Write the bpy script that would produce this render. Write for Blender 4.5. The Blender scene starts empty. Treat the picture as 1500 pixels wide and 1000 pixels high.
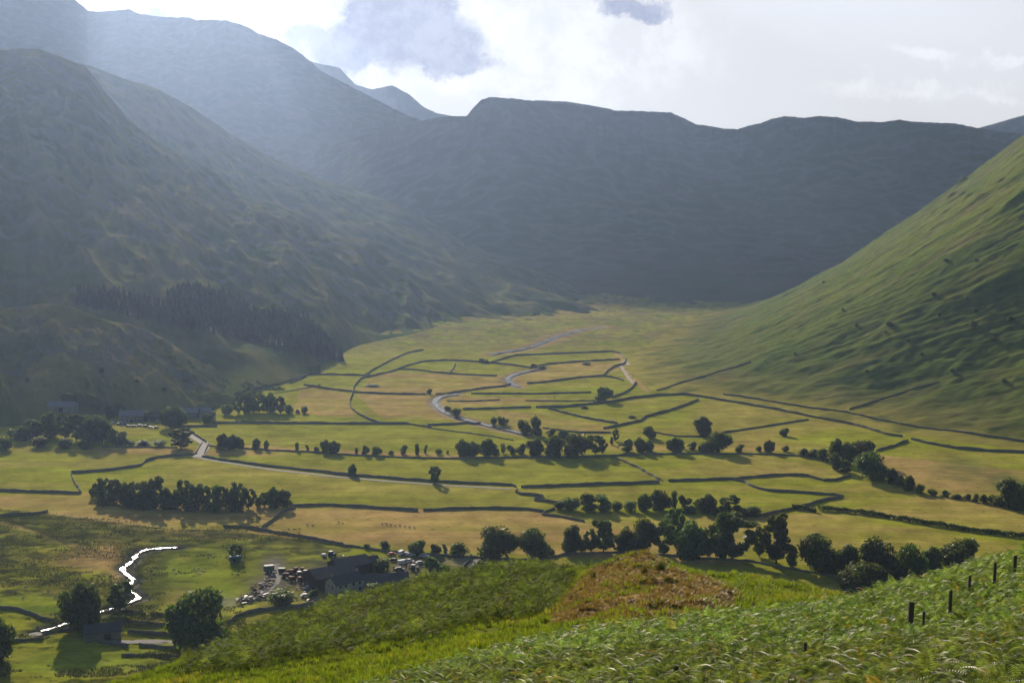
import bpy, math, random
import numpy as np
from mathutils import Vector
from mathutils.bvhtree import BVHTree
sc = bpy.context.scene
COL = sc.collection
rnd = random.Random(7)
R = math.radians
# ------------------------------------------------------------------ camera
CH = 155.0; FP = 2083.0; PITCH = math.atan(200/FP)
cam = bpy.data.cameras.new('camera'); camo = bpy.data.objects.new('camera', cam); COL.objects.link(camo)
camo.location = (0, 0, CH); camo.rotation_euler = (math.pi/2-PITCH, 0, 0)
cam.sensor_width = 36; cam.lens = 36*FP/1500; cam.clip_start = .5; cam.clip_end = 20000
sc.camera = camo
cp, sp = math.cos(PITCH), math.sin(PITCH)
def ray(px, py):
    """direction (y component 1) of the sight line through a point of the photograph"""
    X = px-750.0; U = 500.0-py
    dy = cp*FP+sp*U; dz = -sp*FP+cp*U
    return X/dy, dz/dy
def P(px, py, D):
    a, b = ray(px, py); return np.array((a*D, D, CH+b*D))
def floorD(px, py, z=0.0):
    a, b = ray(px, py); return (z-CH)/b
# ------------------------------------------------------------------ noise
_rs = np.random.RandomState(11); _perm = _rs.permutation(4096).astype(np.int64)
_ga = _rs.rand(4096)*2*np.pi; _gx, _gy = np.cos(_ga), np.sin(_ga)
def perlin(x, y, seed=0):
    x = np.asarray(x, float)+seed*17.37; y = np.asarray(y, float)+seed*9.71
    xi = np.floor(x).astype(np.int64); yi = np.floor(y).astype(np.int64)
    xf = x-xi; yf = y-yi
    u = xf*xf*xf*(xf*(xf*6-15)+10); v = yf*yf*yf*(yf*(yf*6-15)+10)
    def g(i, j):
        h = _perm[(_perm[(xi+i) & 4095]+yi+j) & 4095]
        return _gx[h]*(xf-i)+_gy[h]*(yf-j)
    a = g(0, 0)*(1-u)+g(1, 0)*u; b = g(0, 1)*(1-u)+g(1, 1)*u
    return (a*(1-v)+b*v)*1.4
def fbm(x, y, oct=4, seed=0, gain=.5):
    s = 0; a = 1.0; f = 1.0; t = 0
    for k in range(oct):
        s = s+a*perlin(x*f, y*f, seed+k*3); t += a; a *= gain; f *= 2.03
    return s/t
def ridged(x, y, oct=4, seed=0):
    s = 0; a = 1.0; f = 1.0; t = 0
    for k in range(oct):
        s = s+a*(1-np.abs(perlin(x*f, y*f, seed+k*5))*2); t += a; a *= .5; f *= 2.1
    return s/t
def sstep(a, b, x):
    t = np.clip((x-a)/(b-a), 0, 1); return t*t*(3-2*t)
# ------------------------------------------------------------------ meshes
def mesh_np(name, V, F, mats=None, col=None, mi=None, smooth=True):
    """V (n,3); F (m,k) with k 3 or 4"""
    V = np.asarray(V, np.float32); F = np.asarray(F, np.int32); k = F.shape[1]
    me = bpy.data.meshes.new(name)
    me.vertices.add(len(V)); me.vertices.foreach_set('co', V.ravel())
    me.loops.add(F.size); me.loops.foreach_set('vertex_index', F.ravel())
    me.polygons.add(len(F)); me.polygons.foreach_set('loop_start', np.arange(0, F.size, k, dtype=np.int32))
    me.polygons.foreach_set('loop_total', np.full(len(F), k, np.int32))
    if mats is not None:
        for m in (mats if isinstance(mats, (list, tuple)) else [mats]): me.materials.append(m)
    if mi is not None: me.polygons.foreach_set('material_index', np.asarray(mi, np.int32))
    me.update(calc_edges=True)
    me.polygons.foreach_set('use_smooth', np.full(len(F), smooth))
    if col is not None:
        a = me.color_attributes.new('Col', 'FLOAT_COLOR', 'POINT')
        c = np.ones((len(V), 4), np.float32); c[:, :3] = col
        a.data.foreach_set('color', c.ravel())
    return me
def grid_faces(nr, nc):
    i = np.arange(nr*nc).reshape(nr, nc)
    return np.stack([i[:-1, :-1], i[:-1, 1:], i[1:, 1:], i[1:, :-1]], -1).reshape(-1, 4)
def link(name, me, parent=None, loc=None, rz=0, sc_=None):
    o = bpy.data.objects.new(name, me); COL.objects.link(o)
    if parent is not None: o.parent = parent
    if loc is not None: o.location = loc
    o.rotation_euler[2] = rz
    if sc_ is not None: o.scale = sc_ if hasattr(sc_, '__len__') else (sc_,)*3
    return o
def tag(o, label=None, cat=None, group=None, kind=None):
    if label: o['label'] = label
    if cat: o['category'] = cat
    if group: o['group'] = group
    if kind: o['kind'] = kind
    return o
TERR = []      # (V, F) for placing things on the land
def bvh_add(V, F): TERR.append((np.asarray(V), np.asarray(F)))
def bvh_grid(X, Y, Z, k):
    ii = np.unique(np.r_[np.arange(0, X.shape[0], k), X.shape[0]-1]); jj = np.unique(np.r_[np.arange(0, X.shape[1], k), X.shape[1]-1])
    s = np.ix_(ii, jj); TERR.append((np.stack([X[s], Y[s], Z[s]], -1).reshape(-1, 3), grid_faces(len(ii), len(jj))))
_b = []
def bvh_make():
    for V, F in TERR: _b.append(BVHTree.FromPolygons([tuple(v) for v in V.tolist()], F.tolist()))
def hit(px, py, near=False):
    """point of the land seen at a point of the photograph"""
    a, b = ray(px, py); d = Vector((a, 1, b)).normalized(); best = None
    for t in (_b if near else _b[:-1]):
        r = t.ray_cast(Vector((0, 0, CH)), d)
        if r[0] is not None and (best is None or r[3] < best[1]): best = (r[0], r[3])
    if best is None:
        D = floorD(px, py); return np.array((a*D, D, 0.0))
    return np.array(best[0])
def ground(x, y, default=0.0):
    z = None
    for t in _b:
        r = t.ray_cast(Vector((x, y, 2000)), Vector((0, 0, -1)))
        if r[0] is not None and (z is None or r[0].z > z): z = r[0].z
    return default if z is None else z
# ------------------------------------------------------------------ materials
def newmat(name, rough=.9, spec=.2):
    m = bpy.data.materials.new(name); m.use_nodes = True
    nt = m.node_tree; b = nt.nodes['Principled BSDF']
    b.inputs['Roughness'].default_value = rough
    b.inputs['Specular IOR Level'].default_value = spec
    return m, nt, b
def N(nt, t, **kw):
    n = nt.nodes.new(t)
    for k, v in kw.items():
        if k.startswith('i_'): n.inputs[int(k[2:]) if k[2:].isdigit() else k[2:]].default_value = v
        else: setattr(n, k, v)
    return n
def L(nt, a, b): nt.links.new(a, b)
def mnode(nt, op, a, b=None, c=None, clamp=False):
    n = nt.nodes.new('ShaderNodeMath'); n.operation = op; n.use_clamp = clamp
    for i, v in enumerate((a, b, c)):
        if v is None: continue
        if hasattr(v, 'is_linked') or hasattr(v, 'links'): nt.links.new(v, n.inputs[i])
        else: n.inputs[i].default_value = v
    return n.outputs[0]
def mix(nt, f, a, b, mode='MIX'):
    n = nt.nodes.new('ShaderNodeMix'); n.data_type = 'RGBA'; n.blend_type = mode
    for s, v in ((0, f), (6, a), (7, b)):
        if hasattr(v, 'links'): nt.links.new(v, n.inputs[s])
        elif s == 0: n.inputs[0].default_value = v
        else: n.inputs[s].default_value = (*v, 1)
    return n.outputs[2]
def noise(nt, vec, scale, detail=4, rough=.6, out=0):
    n = N(nt, 'ShaderNodeTexNoise'); n.inputs['Scale'].default_value = scale
    n.inputs['Detail'].default_value = detail; n.inputs['Roughness'].default_value = rough
    if vec is not None: L(nt, vec, n.inputs['Vector'])
    return n.outputs[out]
def mapping(nt, vec, scale=(1, 1, 1), rot=(0, 0, 0)):
    n = N(nt, 'ShaderNodeMapping'); L(nt, vec, n.inputs[0]); n.inputs['Scale'].default_value = scale
    n.inputs['Rotation'].default_value = rot; return n.outputs[0]
def ramp(nt, f, lo, hi):
    n = N(nt, 'ShaderNodeMapRange', interpolation_type='SMOOTHSTEP'); L(nt, f, n.inputs[0])
    n.inputs[1].default_value = lo; n.inputs[2].default_value = hi; return n.outputs[0]
def land_mat(name, scales, var=.45, bump=.5, bdist=1.0, aniso=(1, 1, 1), rot=(0, 0, 0), rough=.95, speck=None, detail=5):
    """painted ground cover (attribute) broken up by several sizes of noise, with bump"""
    m, nt, b = newmat(name, rough, 0)
    co = N(nt, 'ShaderNodeTexCoord').outputs['Object']
    v = mapping(nt, co, aniso, rot)
    at = N(nt, 'ShaderNodeAttribute', attribute_name='Col').outputs['Color']
    c = at; h = None
    for i, s in enumerate(scales):
        f = noise(nt, v, s, detail, .6)
        g = mnode(nt, 'MULTIPLY_ADD', f, 2*var, 1-var)
        cc = N(nt, 'ShaderNodeCombineColor'); 
        for k in range(3): L(nt, g, cc.inputs[k])
        c = mix(nt, 1.0, c, cc.outputs[0], 'MULTIPLY')
        h = f if h is None else mnode(nt, 'MULTIPLY_ADD', f, scales[0]/s, h)
    if speck:
        f = ramp(nt, noise(nt, v, speck[0], 3, .7), speck[1], speck[1]+.06)
        c = mix(nt, mnode(nt, 'MULTIPLY', f, speck[3]), c, speck[2])
    L(nt, c, b.inputs['Base Color'])
    bp = N(nt, 'ShaderNodeBump'); bp.inputs['Strength'].default_value = bump; bp.inputs['Distance'].default_value = bdist
    L(nt, h, bp.inputs['Height']); L(nt, bp.outputs[0], b.inputs['Normal'])
    return m
# ================================================================== the land
def inpoly(X, Y, poly):
    c = np.zeros(X.shape, bool); n = len(poly)
    for i in range(n):
        x1, y1 = poly[i]; x2, y2 = poly[(i+1) % n]
        if y1 == y2: continue
        c ^= ((y1 > Y) != (y2 > Y)) & (X < (x2-x1)*(Y-y1)/(y2-y1)+x1)
    return c
def dist_line(X, Y, pts):
    d = np.full(X.shape, 1e9)
    for (x1, y1), (x2, y2) in zip(pts[:-1], pts[1:]):
        dx, dy = x2-x1, y2-y1; t = np.clip(((X-x1)*dx+(Y-y1)*dy)/(dx*dx+dy*dy+1e-9), 0, 1)
        d = np.minimum(d, np.hypot(X-x1-t*dx, Y-y1-t*dy))
    return d
GRN = np.array((.262, .282, .022)); TAN = np.array((.43, .295, .105)); RUSH = np.array((.060, .072, .022)); LUSH = np.array((.18, .26, .025))
GRAV = np.array((.30, .27, .23)); BRK = np.array((.075, .115, .028)); EARTH = np.array((.16, .10, .055))
FW = lambda pts: [tuple(P(px, py, floorD(px, py))[:2]) for px, py in pts]
# ---- valley floor
pys = np.concatenate([np.arange(1160, 1000, -8), np.arange(1000, 425, -1.4), np.array([420, 412, 405, 398])])
Ds = (0-CH)/np.array([ray(0, p)[1] for p in pys])
pxs = np.concatenate([np.arange(-900, -60, 20), np.arange(-60, 1570, 1.7), np.arange(1570, 2500, 20)])
ax = (pxs-750)/FP*cp
DD, AA = np.meshgrid(Ds, ax, indexing='ij')
PYg, PXg = np.meshgrid(pys, pxs, indexing='ij')
X = DD*AA/ (cp*cp) ; X = DD*(PXg-750)/(cp*FP+sp*(500-PYg)); Y = DD
Z = .35*fbm(X/70, Y/70, 3, 1)
rough_l = inpoly(PXg, PYg, [(-900, 725), (0, 745), (70, 752), (250, 775), (330, 775), (520, 800), (440, 880), (330, 1000), (-900, 1160)])
Z = Z+np.where(rough_l, .9*fbm(X/26, Y/26, 4, 2)+.25*fbm(X/5, Y/5, 2, 3), 0)
far = sstep(1500, 1950, Y)
Z = Z+far*(2.5*fbm(X/60, Y/60, 4, 5)+1.5)
kn = np.exp(-(((PXg-850)/130)**2+((PYg-437)/16)**2))
Z = Z+kn*14*(ridged(X/55, Y/90, 3, 8)*.7+.3)
C = np.zeros(X.shape+(3,)); C[:] = GRN
n1 = fbm(X/45, Y/60, 4, 21); n2 = fbm(X/180, Y/22, 4, 22); n3 = fbm(X/9, Y/9, 3, 23)
tanw = sstep(-.25, .45, n2*.9+n1*.5)*.38
def lerp(mask, col):
    global C
    C = C*(1-mask[..., None])+np.asarray(col)*mask[..., None]
lerp(tanw, TAN)
FIELDS = [ # (polygon in the photograph, dry share, mowing stripes)
 ([(330,742),(400,735),(620,745),(800,748),(830,760),(1000,790),(1100,830),(560,800),(420,790),(330,772)], .62),
 ([(0,725),(120,722),(420,745),(400,770),(300,790),(0,745)], .55),
 ([(420,742),(330,742),(300,735),(120,720),(140,752),(300,775),(420,770)], .55),
 ([(1280,665),(1500,690),(1500,735),(1420,720),(1330,705),(1300,690)], .75),
 ([(1240,745),(1500,700),(1560,790),(1200,745)], .40),
 ([(860,765),(1200,752),(1500,800),(1500,830),(1000,800)], .40),
 ([(440,565),(510,575),(520,612),(430,605)], .55), ([(520,578),(620,580),(690,615),(560,612)], .60),
 ([(550,545),(735,550),(740,570),(620,578),(525,575)], .55), ([(740,545),(910,520),(905,545),(760,565)], .5),
 ([(660,580),(800,583),(820,590),(660,597)], .55), ([(730,600),(900,625),(880,640),(740,625)], .45),
 ([(1100,665),(1230,690),(1100,695),(960,690)], .30), ([(310,655),(700,672),(700,668),(310,650)], .8),
 ([(1040,585),(1260,620),(1150,640),(960,640)], .30),
 ([(300,612),(700,620),(760,655),(320,645)], .10), ([(320,672),(860,675),(960,705),(760,710)], .12), ([(130,720),(300,672),(750,712),(800,742)], .22),
]
for poly, dry in FIELDS:
    m = inpoly(PXg+n1*6, PYg+n3*1.0, poly)
    w = np.where(m, np.clip(dry*1.15*(.6+1.3*(n2*.8+n1*.5+.35)), 0, 1), 0)
    C = np.where(m[..., None], GRN*(1-w[..., None])+TAN*w[..., None], C)
# head of the valley, beyond the last wall: rough tawny grass
m = sstep(525, 500, PYg+n1*14); lerp(m*.8*sstep(-.5, .5, n1+n3*.4), (.17, .135, .06)); lerp(m*.5*sstep(0, .5, n3-n1), BRK)
# wet rushy ground in the lower left
lerp(np.where(rough_l, sstep(-.25, .05, fbm(X/30, Y/14, 4, 31)+.10)*.68, 0)*sstep(905, 780, PYg), RUSH)
lerp(np.where(rough_l, sstep(-.02, .15, fbm(X/12, Y/8, 3, 33))*.8, 0)*sstep(1010, 850, PYg+(PXg > 210)*60), RUSH*.8)
for cx, cy, rx, ry, col, k in [(145,822,55,13,TAN,.95),(110,868,50,8,TAN,.5),(160,815,18,20,TAN,1),(60,885,90,14,LUSH,.9),(300,855,75,45,LUSH,.75),(330,840,60,25,GRN,.6),(230,855,22,35,RUSH,.5),
        (130,965,130,22,LUSH,.6),(110,945,100,12,GRN,.8),(1405,690,45,18,BRK,.8),(1470,705,35,14,BRK,.8),(1380,700,80,25,TAN,.4),(270,880,30,20,TAN,.5),
        (60,880,70,7,GRN,.7),(240,905,60,10,TAN,.35),(200,660,90,5,TAN,.9),(330,662,80,4,TAN,.9),(940,655,60,6,TAN,.7),(1110,655,60,10,TAN,.6),(1160,690,80,10,TAN,.4),
        (400,828,18,14,GRAV*.6,.9),(400,855,30,12,GRAV*.45,.8),(470,850,50,25,GRAV*.35,.8),(620,825,50,13,GRAV*.4,.7),(560,850,60,25,GRAV*.35,.7),(330,883,22,8,GRAV,.5),(690,822,30,10,GRAV,.6),
        (800,455,90,10,TAN,.6),(500,460,100,10,BRK,.6)]:
    w = np.exp(-(((PXg-cx+n1*16)/rx)**2+((PYg-cy+n1*6)/ry)**2)*1.3); lerp(np.clip(w*1.5, 0, 1)*k, col)
def strip(pts, wid, col, k=1.0, soft=.4, warp=0):
    w = FW(pts); d = dist_line(X+warp*n3, Y+warp*n1, w); lerp((1-sstep(wid*(1-soft), wid*(1+soft), d))*k, col)
lerp(((PYg > 700) & (n3 > .3))*.12, TAN)
BECK = [(885,480),(850,484),(820,492),(800,500),(780,508),(758,513),(738,516),(722,519)]
RIVER2 = [(790,541),(765,546),(748,551),(743,556),(750,563),(760,567)]
RIVER3 = [(672,577),(652,580),(640,584),(636,590),(645,600),(665,610),(690,617),(718,624),(745,631),(775,637)]
STREAM = [(262,802),(240,803),(215,805),(200,811),(196,822),(178,833),(182,840),(198,850),(186,860),(196,870),(206,876),(190,882),(150,896),(96,914),(60,925)]
for pts, w in ((BECK, 16), (RIVER2, 10), (RIVER3, 10)): strip(pts, w, TAN*.8, .8, .5, 5); strip(pts, w*.5, GRAV, .7, .6, 3)
strip(STREAM, 7, RUSH, .8, .5, 5); strip(STREAM, 4, GRAV*.7, .7, .5, 3)
for pts, w in ((BECK, 4), (RIVER2, 3.5), (RIVER3, 3.6), (STREAM, 2.6)):
    d = dist_line(X, Y, FW(pts)); Z = Z-1.1*(1-sstep(w*.8, w*2.2, d))
# worn tracks
strip([(950,575),(935,560),(925,548),(915,530),(900,515)], 2.5, TAN, .9, .6, 2)
strip([(0,765),(60,780),(110,800),(145,812),(160,830),(175,850)], 2.2, TAN, .6, .8, 2)
strip([(0,757),(50,775),(100,795)], 2, RUSH, .9, .8, 3)
# faint mowing lines across the meadows
ml = (fbm(X/160, Y/3.2, 2, 41)*.22+.12*n3)[..., None]; C = C*(1+ml)*(1+.40*fbm(X/14, Y/14, 3, 43)+.35*fbm(X/60, Y/40, 3, 44))[..., None]
V = np.stack([X, Y, Z], -1).reshape(-1, 3); F = grid_faces(*X.shape)
M_floor = land_mat('meadow', (.06, .35, 1.6), .30, .5, .5, speck=(.22, .62, (.05, .06, .02), .6))
link('ground', mesh_np('ground', V, F[:, ::-1], M_floor, C.reshape(-1, 3)))['kind'] = 'structure'
bvh_grid(X, Y, Z, 3)
GM = (X, Y, Z)
# land far around, under everything
s = 8000
me = mesh_np('lowland', [(-s, -s, -6), (s, -s, -6), (s, s, -6), (-s, s, -6)], [(0, 1, 2, 3)], M_floor, np.tile(GRN*.8, (4, 1)))
link('terrain', me)['kind'] = 'structure'
# ---- fells seen as ridge over ridge: each is a real hill with foot, face, crest and far side
def interp(tab, x, k=1):
    t = np.array(tab, float); return np.interp(x, t[:, 0], t[:, k])
def smooth1(a, n):
    k = np.hanning(n+2)[1:-1]; k /= k.sum(); return np.convolve(np.pad(a, n//2, mode='edge'), k, 'valid')[:len(a)]
def fan_hill(name, sil, crestD, footD, p, amp, col, mat, nx=600, ny=160, gully=None, px0=None, px1=None, back=.8, seed=0, jag=1.2, pexp=1.4, ridge=None):
    px = np.linspace(px0 if px0 is not None else sil[0][0], px1 if px1 is not None else sil[-1][0], nx)
    py = smooth1(interp(sil, px), 5)+jag*fbm(px/9, px*0+seed, 3, seed)
    Dc = interp(crestD, px); Df = interp(footD, px)
    Dc = Dc*(1+.012*fbm(px/60, px*0, 3, seed+4))
    t = np.concatenate([np.linspace(-.12, 1, ny), 1+np.linspace(0, 1, 30)[1:]**1.3*back])
    T, PXX = np.meshgrid(t, px, indexing='ij')
    PY = np.broadcast_to(py, T.shape); DCX = np.broadcast_to(Dc, T.shape); DFX = np.broadcast_to(Df, T.shape)
    D = DFX+(DCX-DFX)*T
    dy = cp*FP+sp*(500-PY); zc = CH+(-sp*FP+cp*(500-PY))/dy*DCX
    prof = np.where(T < 0, T*.6, np.where(T < 1, np.clip(T, 0, 1)**pexp*(1-.0)+0, 1-(np.clip(T-1, 0, 9)*1.1)**1.25))
    # round the crest so that it is a brow, not a knife edge
    pys_ = smooth1(py, 141 if nx > 800 else 31); dys = cp*FP+sp*(500-pys_); zs = CH+(-sp*FP+cp*(500-pys_))/dys*Dc
    bl = sstep(.45, .97, T); Zh = (zc*bl+np.minimum(zs, zc+60)*(1-bl))*prof
    Xw = D*(PXX-750)/(cp*FP+sp*(500-PY)); Yw = D
    env = sstep(0, .12, T)*np.where(T < 1, 1-.90*sstep(.88, 1, T), .1)
    d = ridged((Xw+.15*Yw)/230, Yw/800, 3, seed+1)*1.0-.5+.14*fbm((Xw+.15*Yw)/60, Yw/260, 2, seed+2)
    Zh = Zh+env*amp*d*(.45 if max(Dc) > 3300 else 1)
    if gully: Zh = Zh+env*gully(Xw, Yw, T)
    if max(Dc) < 2750: Zh = Zh+np.where(T > 0, sstep(.02, .2, T)*.9*fbm(Xw/24, Yw/24, 2, seed+9), 0)
    slope = np.hypot(*np.gradient(Zh)[:1], 0)
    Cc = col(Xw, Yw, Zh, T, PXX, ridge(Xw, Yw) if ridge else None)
    V = np.stack([Xw, Yw, Zh], -1).reshape(-1, 3); F = grid_faces(*T.shape)
    o = link(name, mesh_np(name, V, F, mat, Cc.reshape(-1, 3))); o['kind'] = 'structure'
    bvh_grid(Xw, Yw, Zh, 3); return o
def fellcol(a, b, rock, seed, rk=.25, oc=2):
    def f(X, Y, Z, T, PX, g=None):
        n = fbm(X/150, Y/150, oc, seed); m = fbm(X/60, Y/60, oc, seed+1); r = ridged(X/70, Y/70, oc, seed+2)
        c = np.array(a)*(1-sstep(-.3, .4, n+m*.5)[..., None])+np.array(b)*sstep(-.3, .4, n+m*.5)[..., None]
        w = (sstep(.50, .75, r)*sstep(.1, .5, T)*rk)[..., None]
        c = c*(1-w)+np.array(rock)*w
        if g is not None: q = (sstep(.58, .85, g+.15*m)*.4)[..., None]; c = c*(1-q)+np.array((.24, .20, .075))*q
        return c
    return f
M_fell = land_mat('fell_grass', (.003, .012), .20, .0, 1.0, detail=2)
ROCK = (.16, .15, .15)
M_fell2 = land_mat('near_fell_grass', (.012, .06), .26, .12, 3, detail=3)
far_c = fellcol((.06, .085, .035), (.085, .09, .045), ROCK, 50, .35)
far_k = 0; near_c = fellcol((.075, .11, .028), (.13, .135, .04), ROCK, 60, .55)
def gul_side(ax, ay, amp, seed): return lambda X, Y, T: amp*(ridged(X/ax, Y/ay, 4, seed)-.6)
# distant ridge behind the left skyline, distant top above the head wall, and the far top on the right
fan_hill('hills', [(300,60),(400,70),(455,90),(475,95),(497,99),(520,124),(545,131),(575,125),(600,139),(622,158),(640,166),(668,171),(720,176),(800,190)], [(300,6800),(800,6800)], [(300,5600),(800,5600)], 1, 14, far_c, M_fell, nx=300, ny=60, seed=3, jag=.8)
fan_hill('hills', [(700,190),(770,150),(785,147),(830,149),(868,155),(895,160),(912,168),(1000,200)], [(700,5000),(1000,5000)], [(700,4100),(1000,4100)], 1, 10, far_c, M_fell, nx=200, ny=50, seed=4, jag=.6)
fan_hill('hills', [(1380,210),(1435,187),(1455,182),(1475,176),(1500,169),(1560,150),(1700,120),(2100,100)], [(1380,5400),(2100,5400)], [(1380,4300),(2100,4300)], 1, 10, far_c, M_fell, nx=240, ny=50, seed=5, jag=.6)
# head wall
fan_hill('hills', [(430,230),(560,190),(630,174),(660,170),(684,170),(696,155),(705,146),(718,142),(760,145),(782,148),(820,152),(900,162),(940,163),(983,165),(1000,172),(1020,182),(1050,187),(1080,190),(1095,184),(1112,181),(1130,174),(1152,170),(1175,173),(1200,170),(1228,172),(1255,178),(1290,179),(1318,175),(1335,178),(1380,180),(1400,181),(1430,187),(1470,194),(1560,200),(1700,190),(2100,180)],
   [(430,4100),(700,3700),(1000,3850),(1300,3750),(1500,3500),(2100,3300)], [(430,2100),(700,2080),(900,2060),(1000,2100),(1300,2150),(2100,2150)], 1, 10, far_c, M_fell, nx=1100, ny=260, seed=6, jag=1.3, pexp=1.9,
   gully=lambda X, Y, T: 6*(ridged(X/110, Y/900, 2, 71)-.6)*sstep(.1, .4, T))
# great massif on the left skyline
fan_hill('hills', [(-900,-60),(-400,-110),(-100,-70),(60,-30),(112,2),(122,10),(130,17),(150,17),(175,15),(190,14),(205,21),(240,25),(275,26),(290,30),(312,29),(332,30),(352,36),(365,41),(380,50),(405,58),(425,68),(440,78),(455,90),(470,104),(500,120),(540,140),(575,158),(600,170),(640,185),(700,215),(760,260),(840,330),(900,400)],
   [(-900,5400),(100,5500),(400,5200),(600,4700),(900,4200)], [(-900,3000),(300,3000),(700,2900),(900,2800)], 1, 16, far_c, M_fell, nx=1100, ny=240, seed=7, jag=1.4, pexp=1.3,
   gully=lambda X, Y, T: 12*(ridged(X/150, Y/900, 2, 73)-.6))
# long spur running down to the head of the valley
fan_hill('hills', [(-200,40),(60,80),(133,97),(180,115),(230,130),(285,160),(345,200),(400,232),(460,258),(520,278),(560,290),(600,305),(640,330),(690,356),(720,372),(760,386),(800,402),(840,420),(880,432),(920,441),(960,448),(1000,452)],
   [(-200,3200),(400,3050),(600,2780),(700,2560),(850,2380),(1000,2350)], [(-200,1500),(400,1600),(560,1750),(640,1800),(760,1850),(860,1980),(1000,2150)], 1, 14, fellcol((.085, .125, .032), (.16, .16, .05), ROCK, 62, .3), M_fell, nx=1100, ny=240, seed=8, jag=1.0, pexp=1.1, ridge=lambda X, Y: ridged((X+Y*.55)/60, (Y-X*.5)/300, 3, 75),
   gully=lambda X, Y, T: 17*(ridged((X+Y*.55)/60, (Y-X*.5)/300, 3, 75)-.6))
# steep fell on the left, coming down to the farms
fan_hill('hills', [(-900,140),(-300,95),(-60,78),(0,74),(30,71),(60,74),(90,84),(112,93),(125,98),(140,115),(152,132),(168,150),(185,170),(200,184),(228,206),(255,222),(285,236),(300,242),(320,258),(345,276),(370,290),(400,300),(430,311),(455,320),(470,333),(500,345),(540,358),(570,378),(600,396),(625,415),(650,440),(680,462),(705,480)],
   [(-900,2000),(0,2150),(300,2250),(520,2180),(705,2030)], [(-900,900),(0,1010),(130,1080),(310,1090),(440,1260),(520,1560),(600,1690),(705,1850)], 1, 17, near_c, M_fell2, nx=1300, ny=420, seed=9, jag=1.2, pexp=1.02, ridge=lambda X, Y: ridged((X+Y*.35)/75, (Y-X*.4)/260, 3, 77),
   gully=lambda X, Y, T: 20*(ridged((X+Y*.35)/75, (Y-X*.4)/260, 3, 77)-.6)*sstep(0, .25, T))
# craggy knolls at its foot
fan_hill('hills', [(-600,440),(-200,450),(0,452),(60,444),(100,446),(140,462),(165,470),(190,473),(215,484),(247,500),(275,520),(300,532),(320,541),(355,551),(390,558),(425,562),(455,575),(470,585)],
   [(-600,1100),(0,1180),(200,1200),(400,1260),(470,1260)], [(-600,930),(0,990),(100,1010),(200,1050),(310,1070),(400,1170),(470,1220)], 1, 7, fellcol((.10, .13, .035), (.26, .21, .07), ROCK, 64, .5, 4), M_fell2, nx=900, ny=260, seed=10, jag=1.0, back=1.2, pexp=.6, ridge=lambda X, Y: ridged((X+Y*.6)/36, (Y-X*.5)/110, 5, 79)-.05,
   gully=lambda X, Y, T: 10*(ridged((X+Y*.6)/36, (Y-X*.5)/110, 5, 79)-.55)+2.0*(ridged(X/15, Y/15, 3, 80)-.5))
# ---- the fell on the right: a long even flank rising from a curved foot
FOOT = [(500,560),(700,430),(790,372),(897,318),(950,262),(1076,205),(1153,142),(1242,104),(1404,104),(1600,150),(1899,214),(2124,292),(2350,395),(2700,580),(3100,900)]
ys = np.concatenate([np.linspace(560, 900, 120), np.linspace(900, 2000, 640)[1:], np.linspace(2000, 3100, 300)[1:]])
fx = smooth1(interp(FOOT, ys), 61)
ss = np.concatenate([np.linspace(-25, 0, 8), np.linspace(0, 1, 360)[1:]**1.35*1150])
YY, SS = np.meshgrid(ys, ss, indexing='ij'); FX = np.broadcast_to(fx[:, None], YY.shape)
Xr = FX+SS
PROF = [(-25,-9),(0,-.5),(40,3),(90,12),(150,38),(220,74),(300,127),(400,196),(500,272),(650,366),(800,430),(1000,480),(1200,500)]
zr = np.interp(SS, *np.array(PROF, float).T)
k = np.hanning(17); k /= k.sum(); zr = np.apply_along_axis(lambda a: np.convolve(np.pad(a, 8, mode='edge'), k, 'valid'), 1, zr)
e1 = sstep(25, 200, SS)
W = YY+.42*Xr          # the streaks run straight down the slope and a little down the valley
zr = zr*(1+.05*fbm(Xr/300, YY/300, 3, 90))
zr += e1*(4.5*fbm(W/150, Xr/700, 2, 91)+2.5*fbm(W/26, Xr/330, 4, 92, .6)+1.5*fbm(W/8, Xr/60, 3, 93))
zr += sstep(60, 160, SS)*(1.1*fbm(Xr/7, YY/7, 3, 194)); zr += sstep(0, 60, SS)*(2.0*fbm(Xr/20, YY/20, 3, 94)+2.2*fbm(Xr/60, YY/60, 2, 95))
zr += sstep(240, 420, SS)*sstep(.25, .6, fbm(Xr/90, YY/60, 3, 96))*14*(ridged(Xr/30, YY/30, 3, 97))
zr -= 9*np.exp(-((W-1010-.1*Xr)/9)**2)*sstep(60, 160, SS)
n = fbm(W/35, Xr/120, 4, 98)+.35*fbm(Xr/30, YY/30, 4, 198); m2 = fbm(Xr/60, YY/60, 4, 99); m3 = fbm(Xr/10, YY/10, 3, 100)
Cr = np.zeros(Xr.shape+(3,)); Cr[:] = (.125, .165, .035)
w = sstep(-.1, .3, n+.4*m3)[..., None]*.8; Cr = Cr*(1-w)+np.array((.17, .19, .042))*w; w = (sstep(.05, .4, m3*.7+m2*.6)*.6)[..., None]; Cr = Cr*(1-w)+np.array((.06, .09, .018))*w; w = (sstep(.05, .5, fbm(Xr/5, YY/7, 3, 200))*.55)[..., None]; Cr = Cr*(1-w)+np.array((.05, .075, .018))*w; w = (sstep(.0, .5, fbm(Xr/45, YY/30, 4, 199))*.45)[..., None]; Cr = Cr*(1-w)+np.array((.17, .14, .06))*w
w = (sstep(140, 40, SS+m2*90)*.75*sstep(-.4, .3, m2+m3*.4))[..., None]; Cr = Cr*(1-w)+np.array((.20, .16, .06))*w
w = (sstep(.25, .5, fbm(W/20, Xr/140, 3, 102)+.1*m3)*sstep(100, 250, SS)*.6)[..., None]; Cr = Cr*(1-w)+np.array((.20, .16, .09))*w
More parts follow.
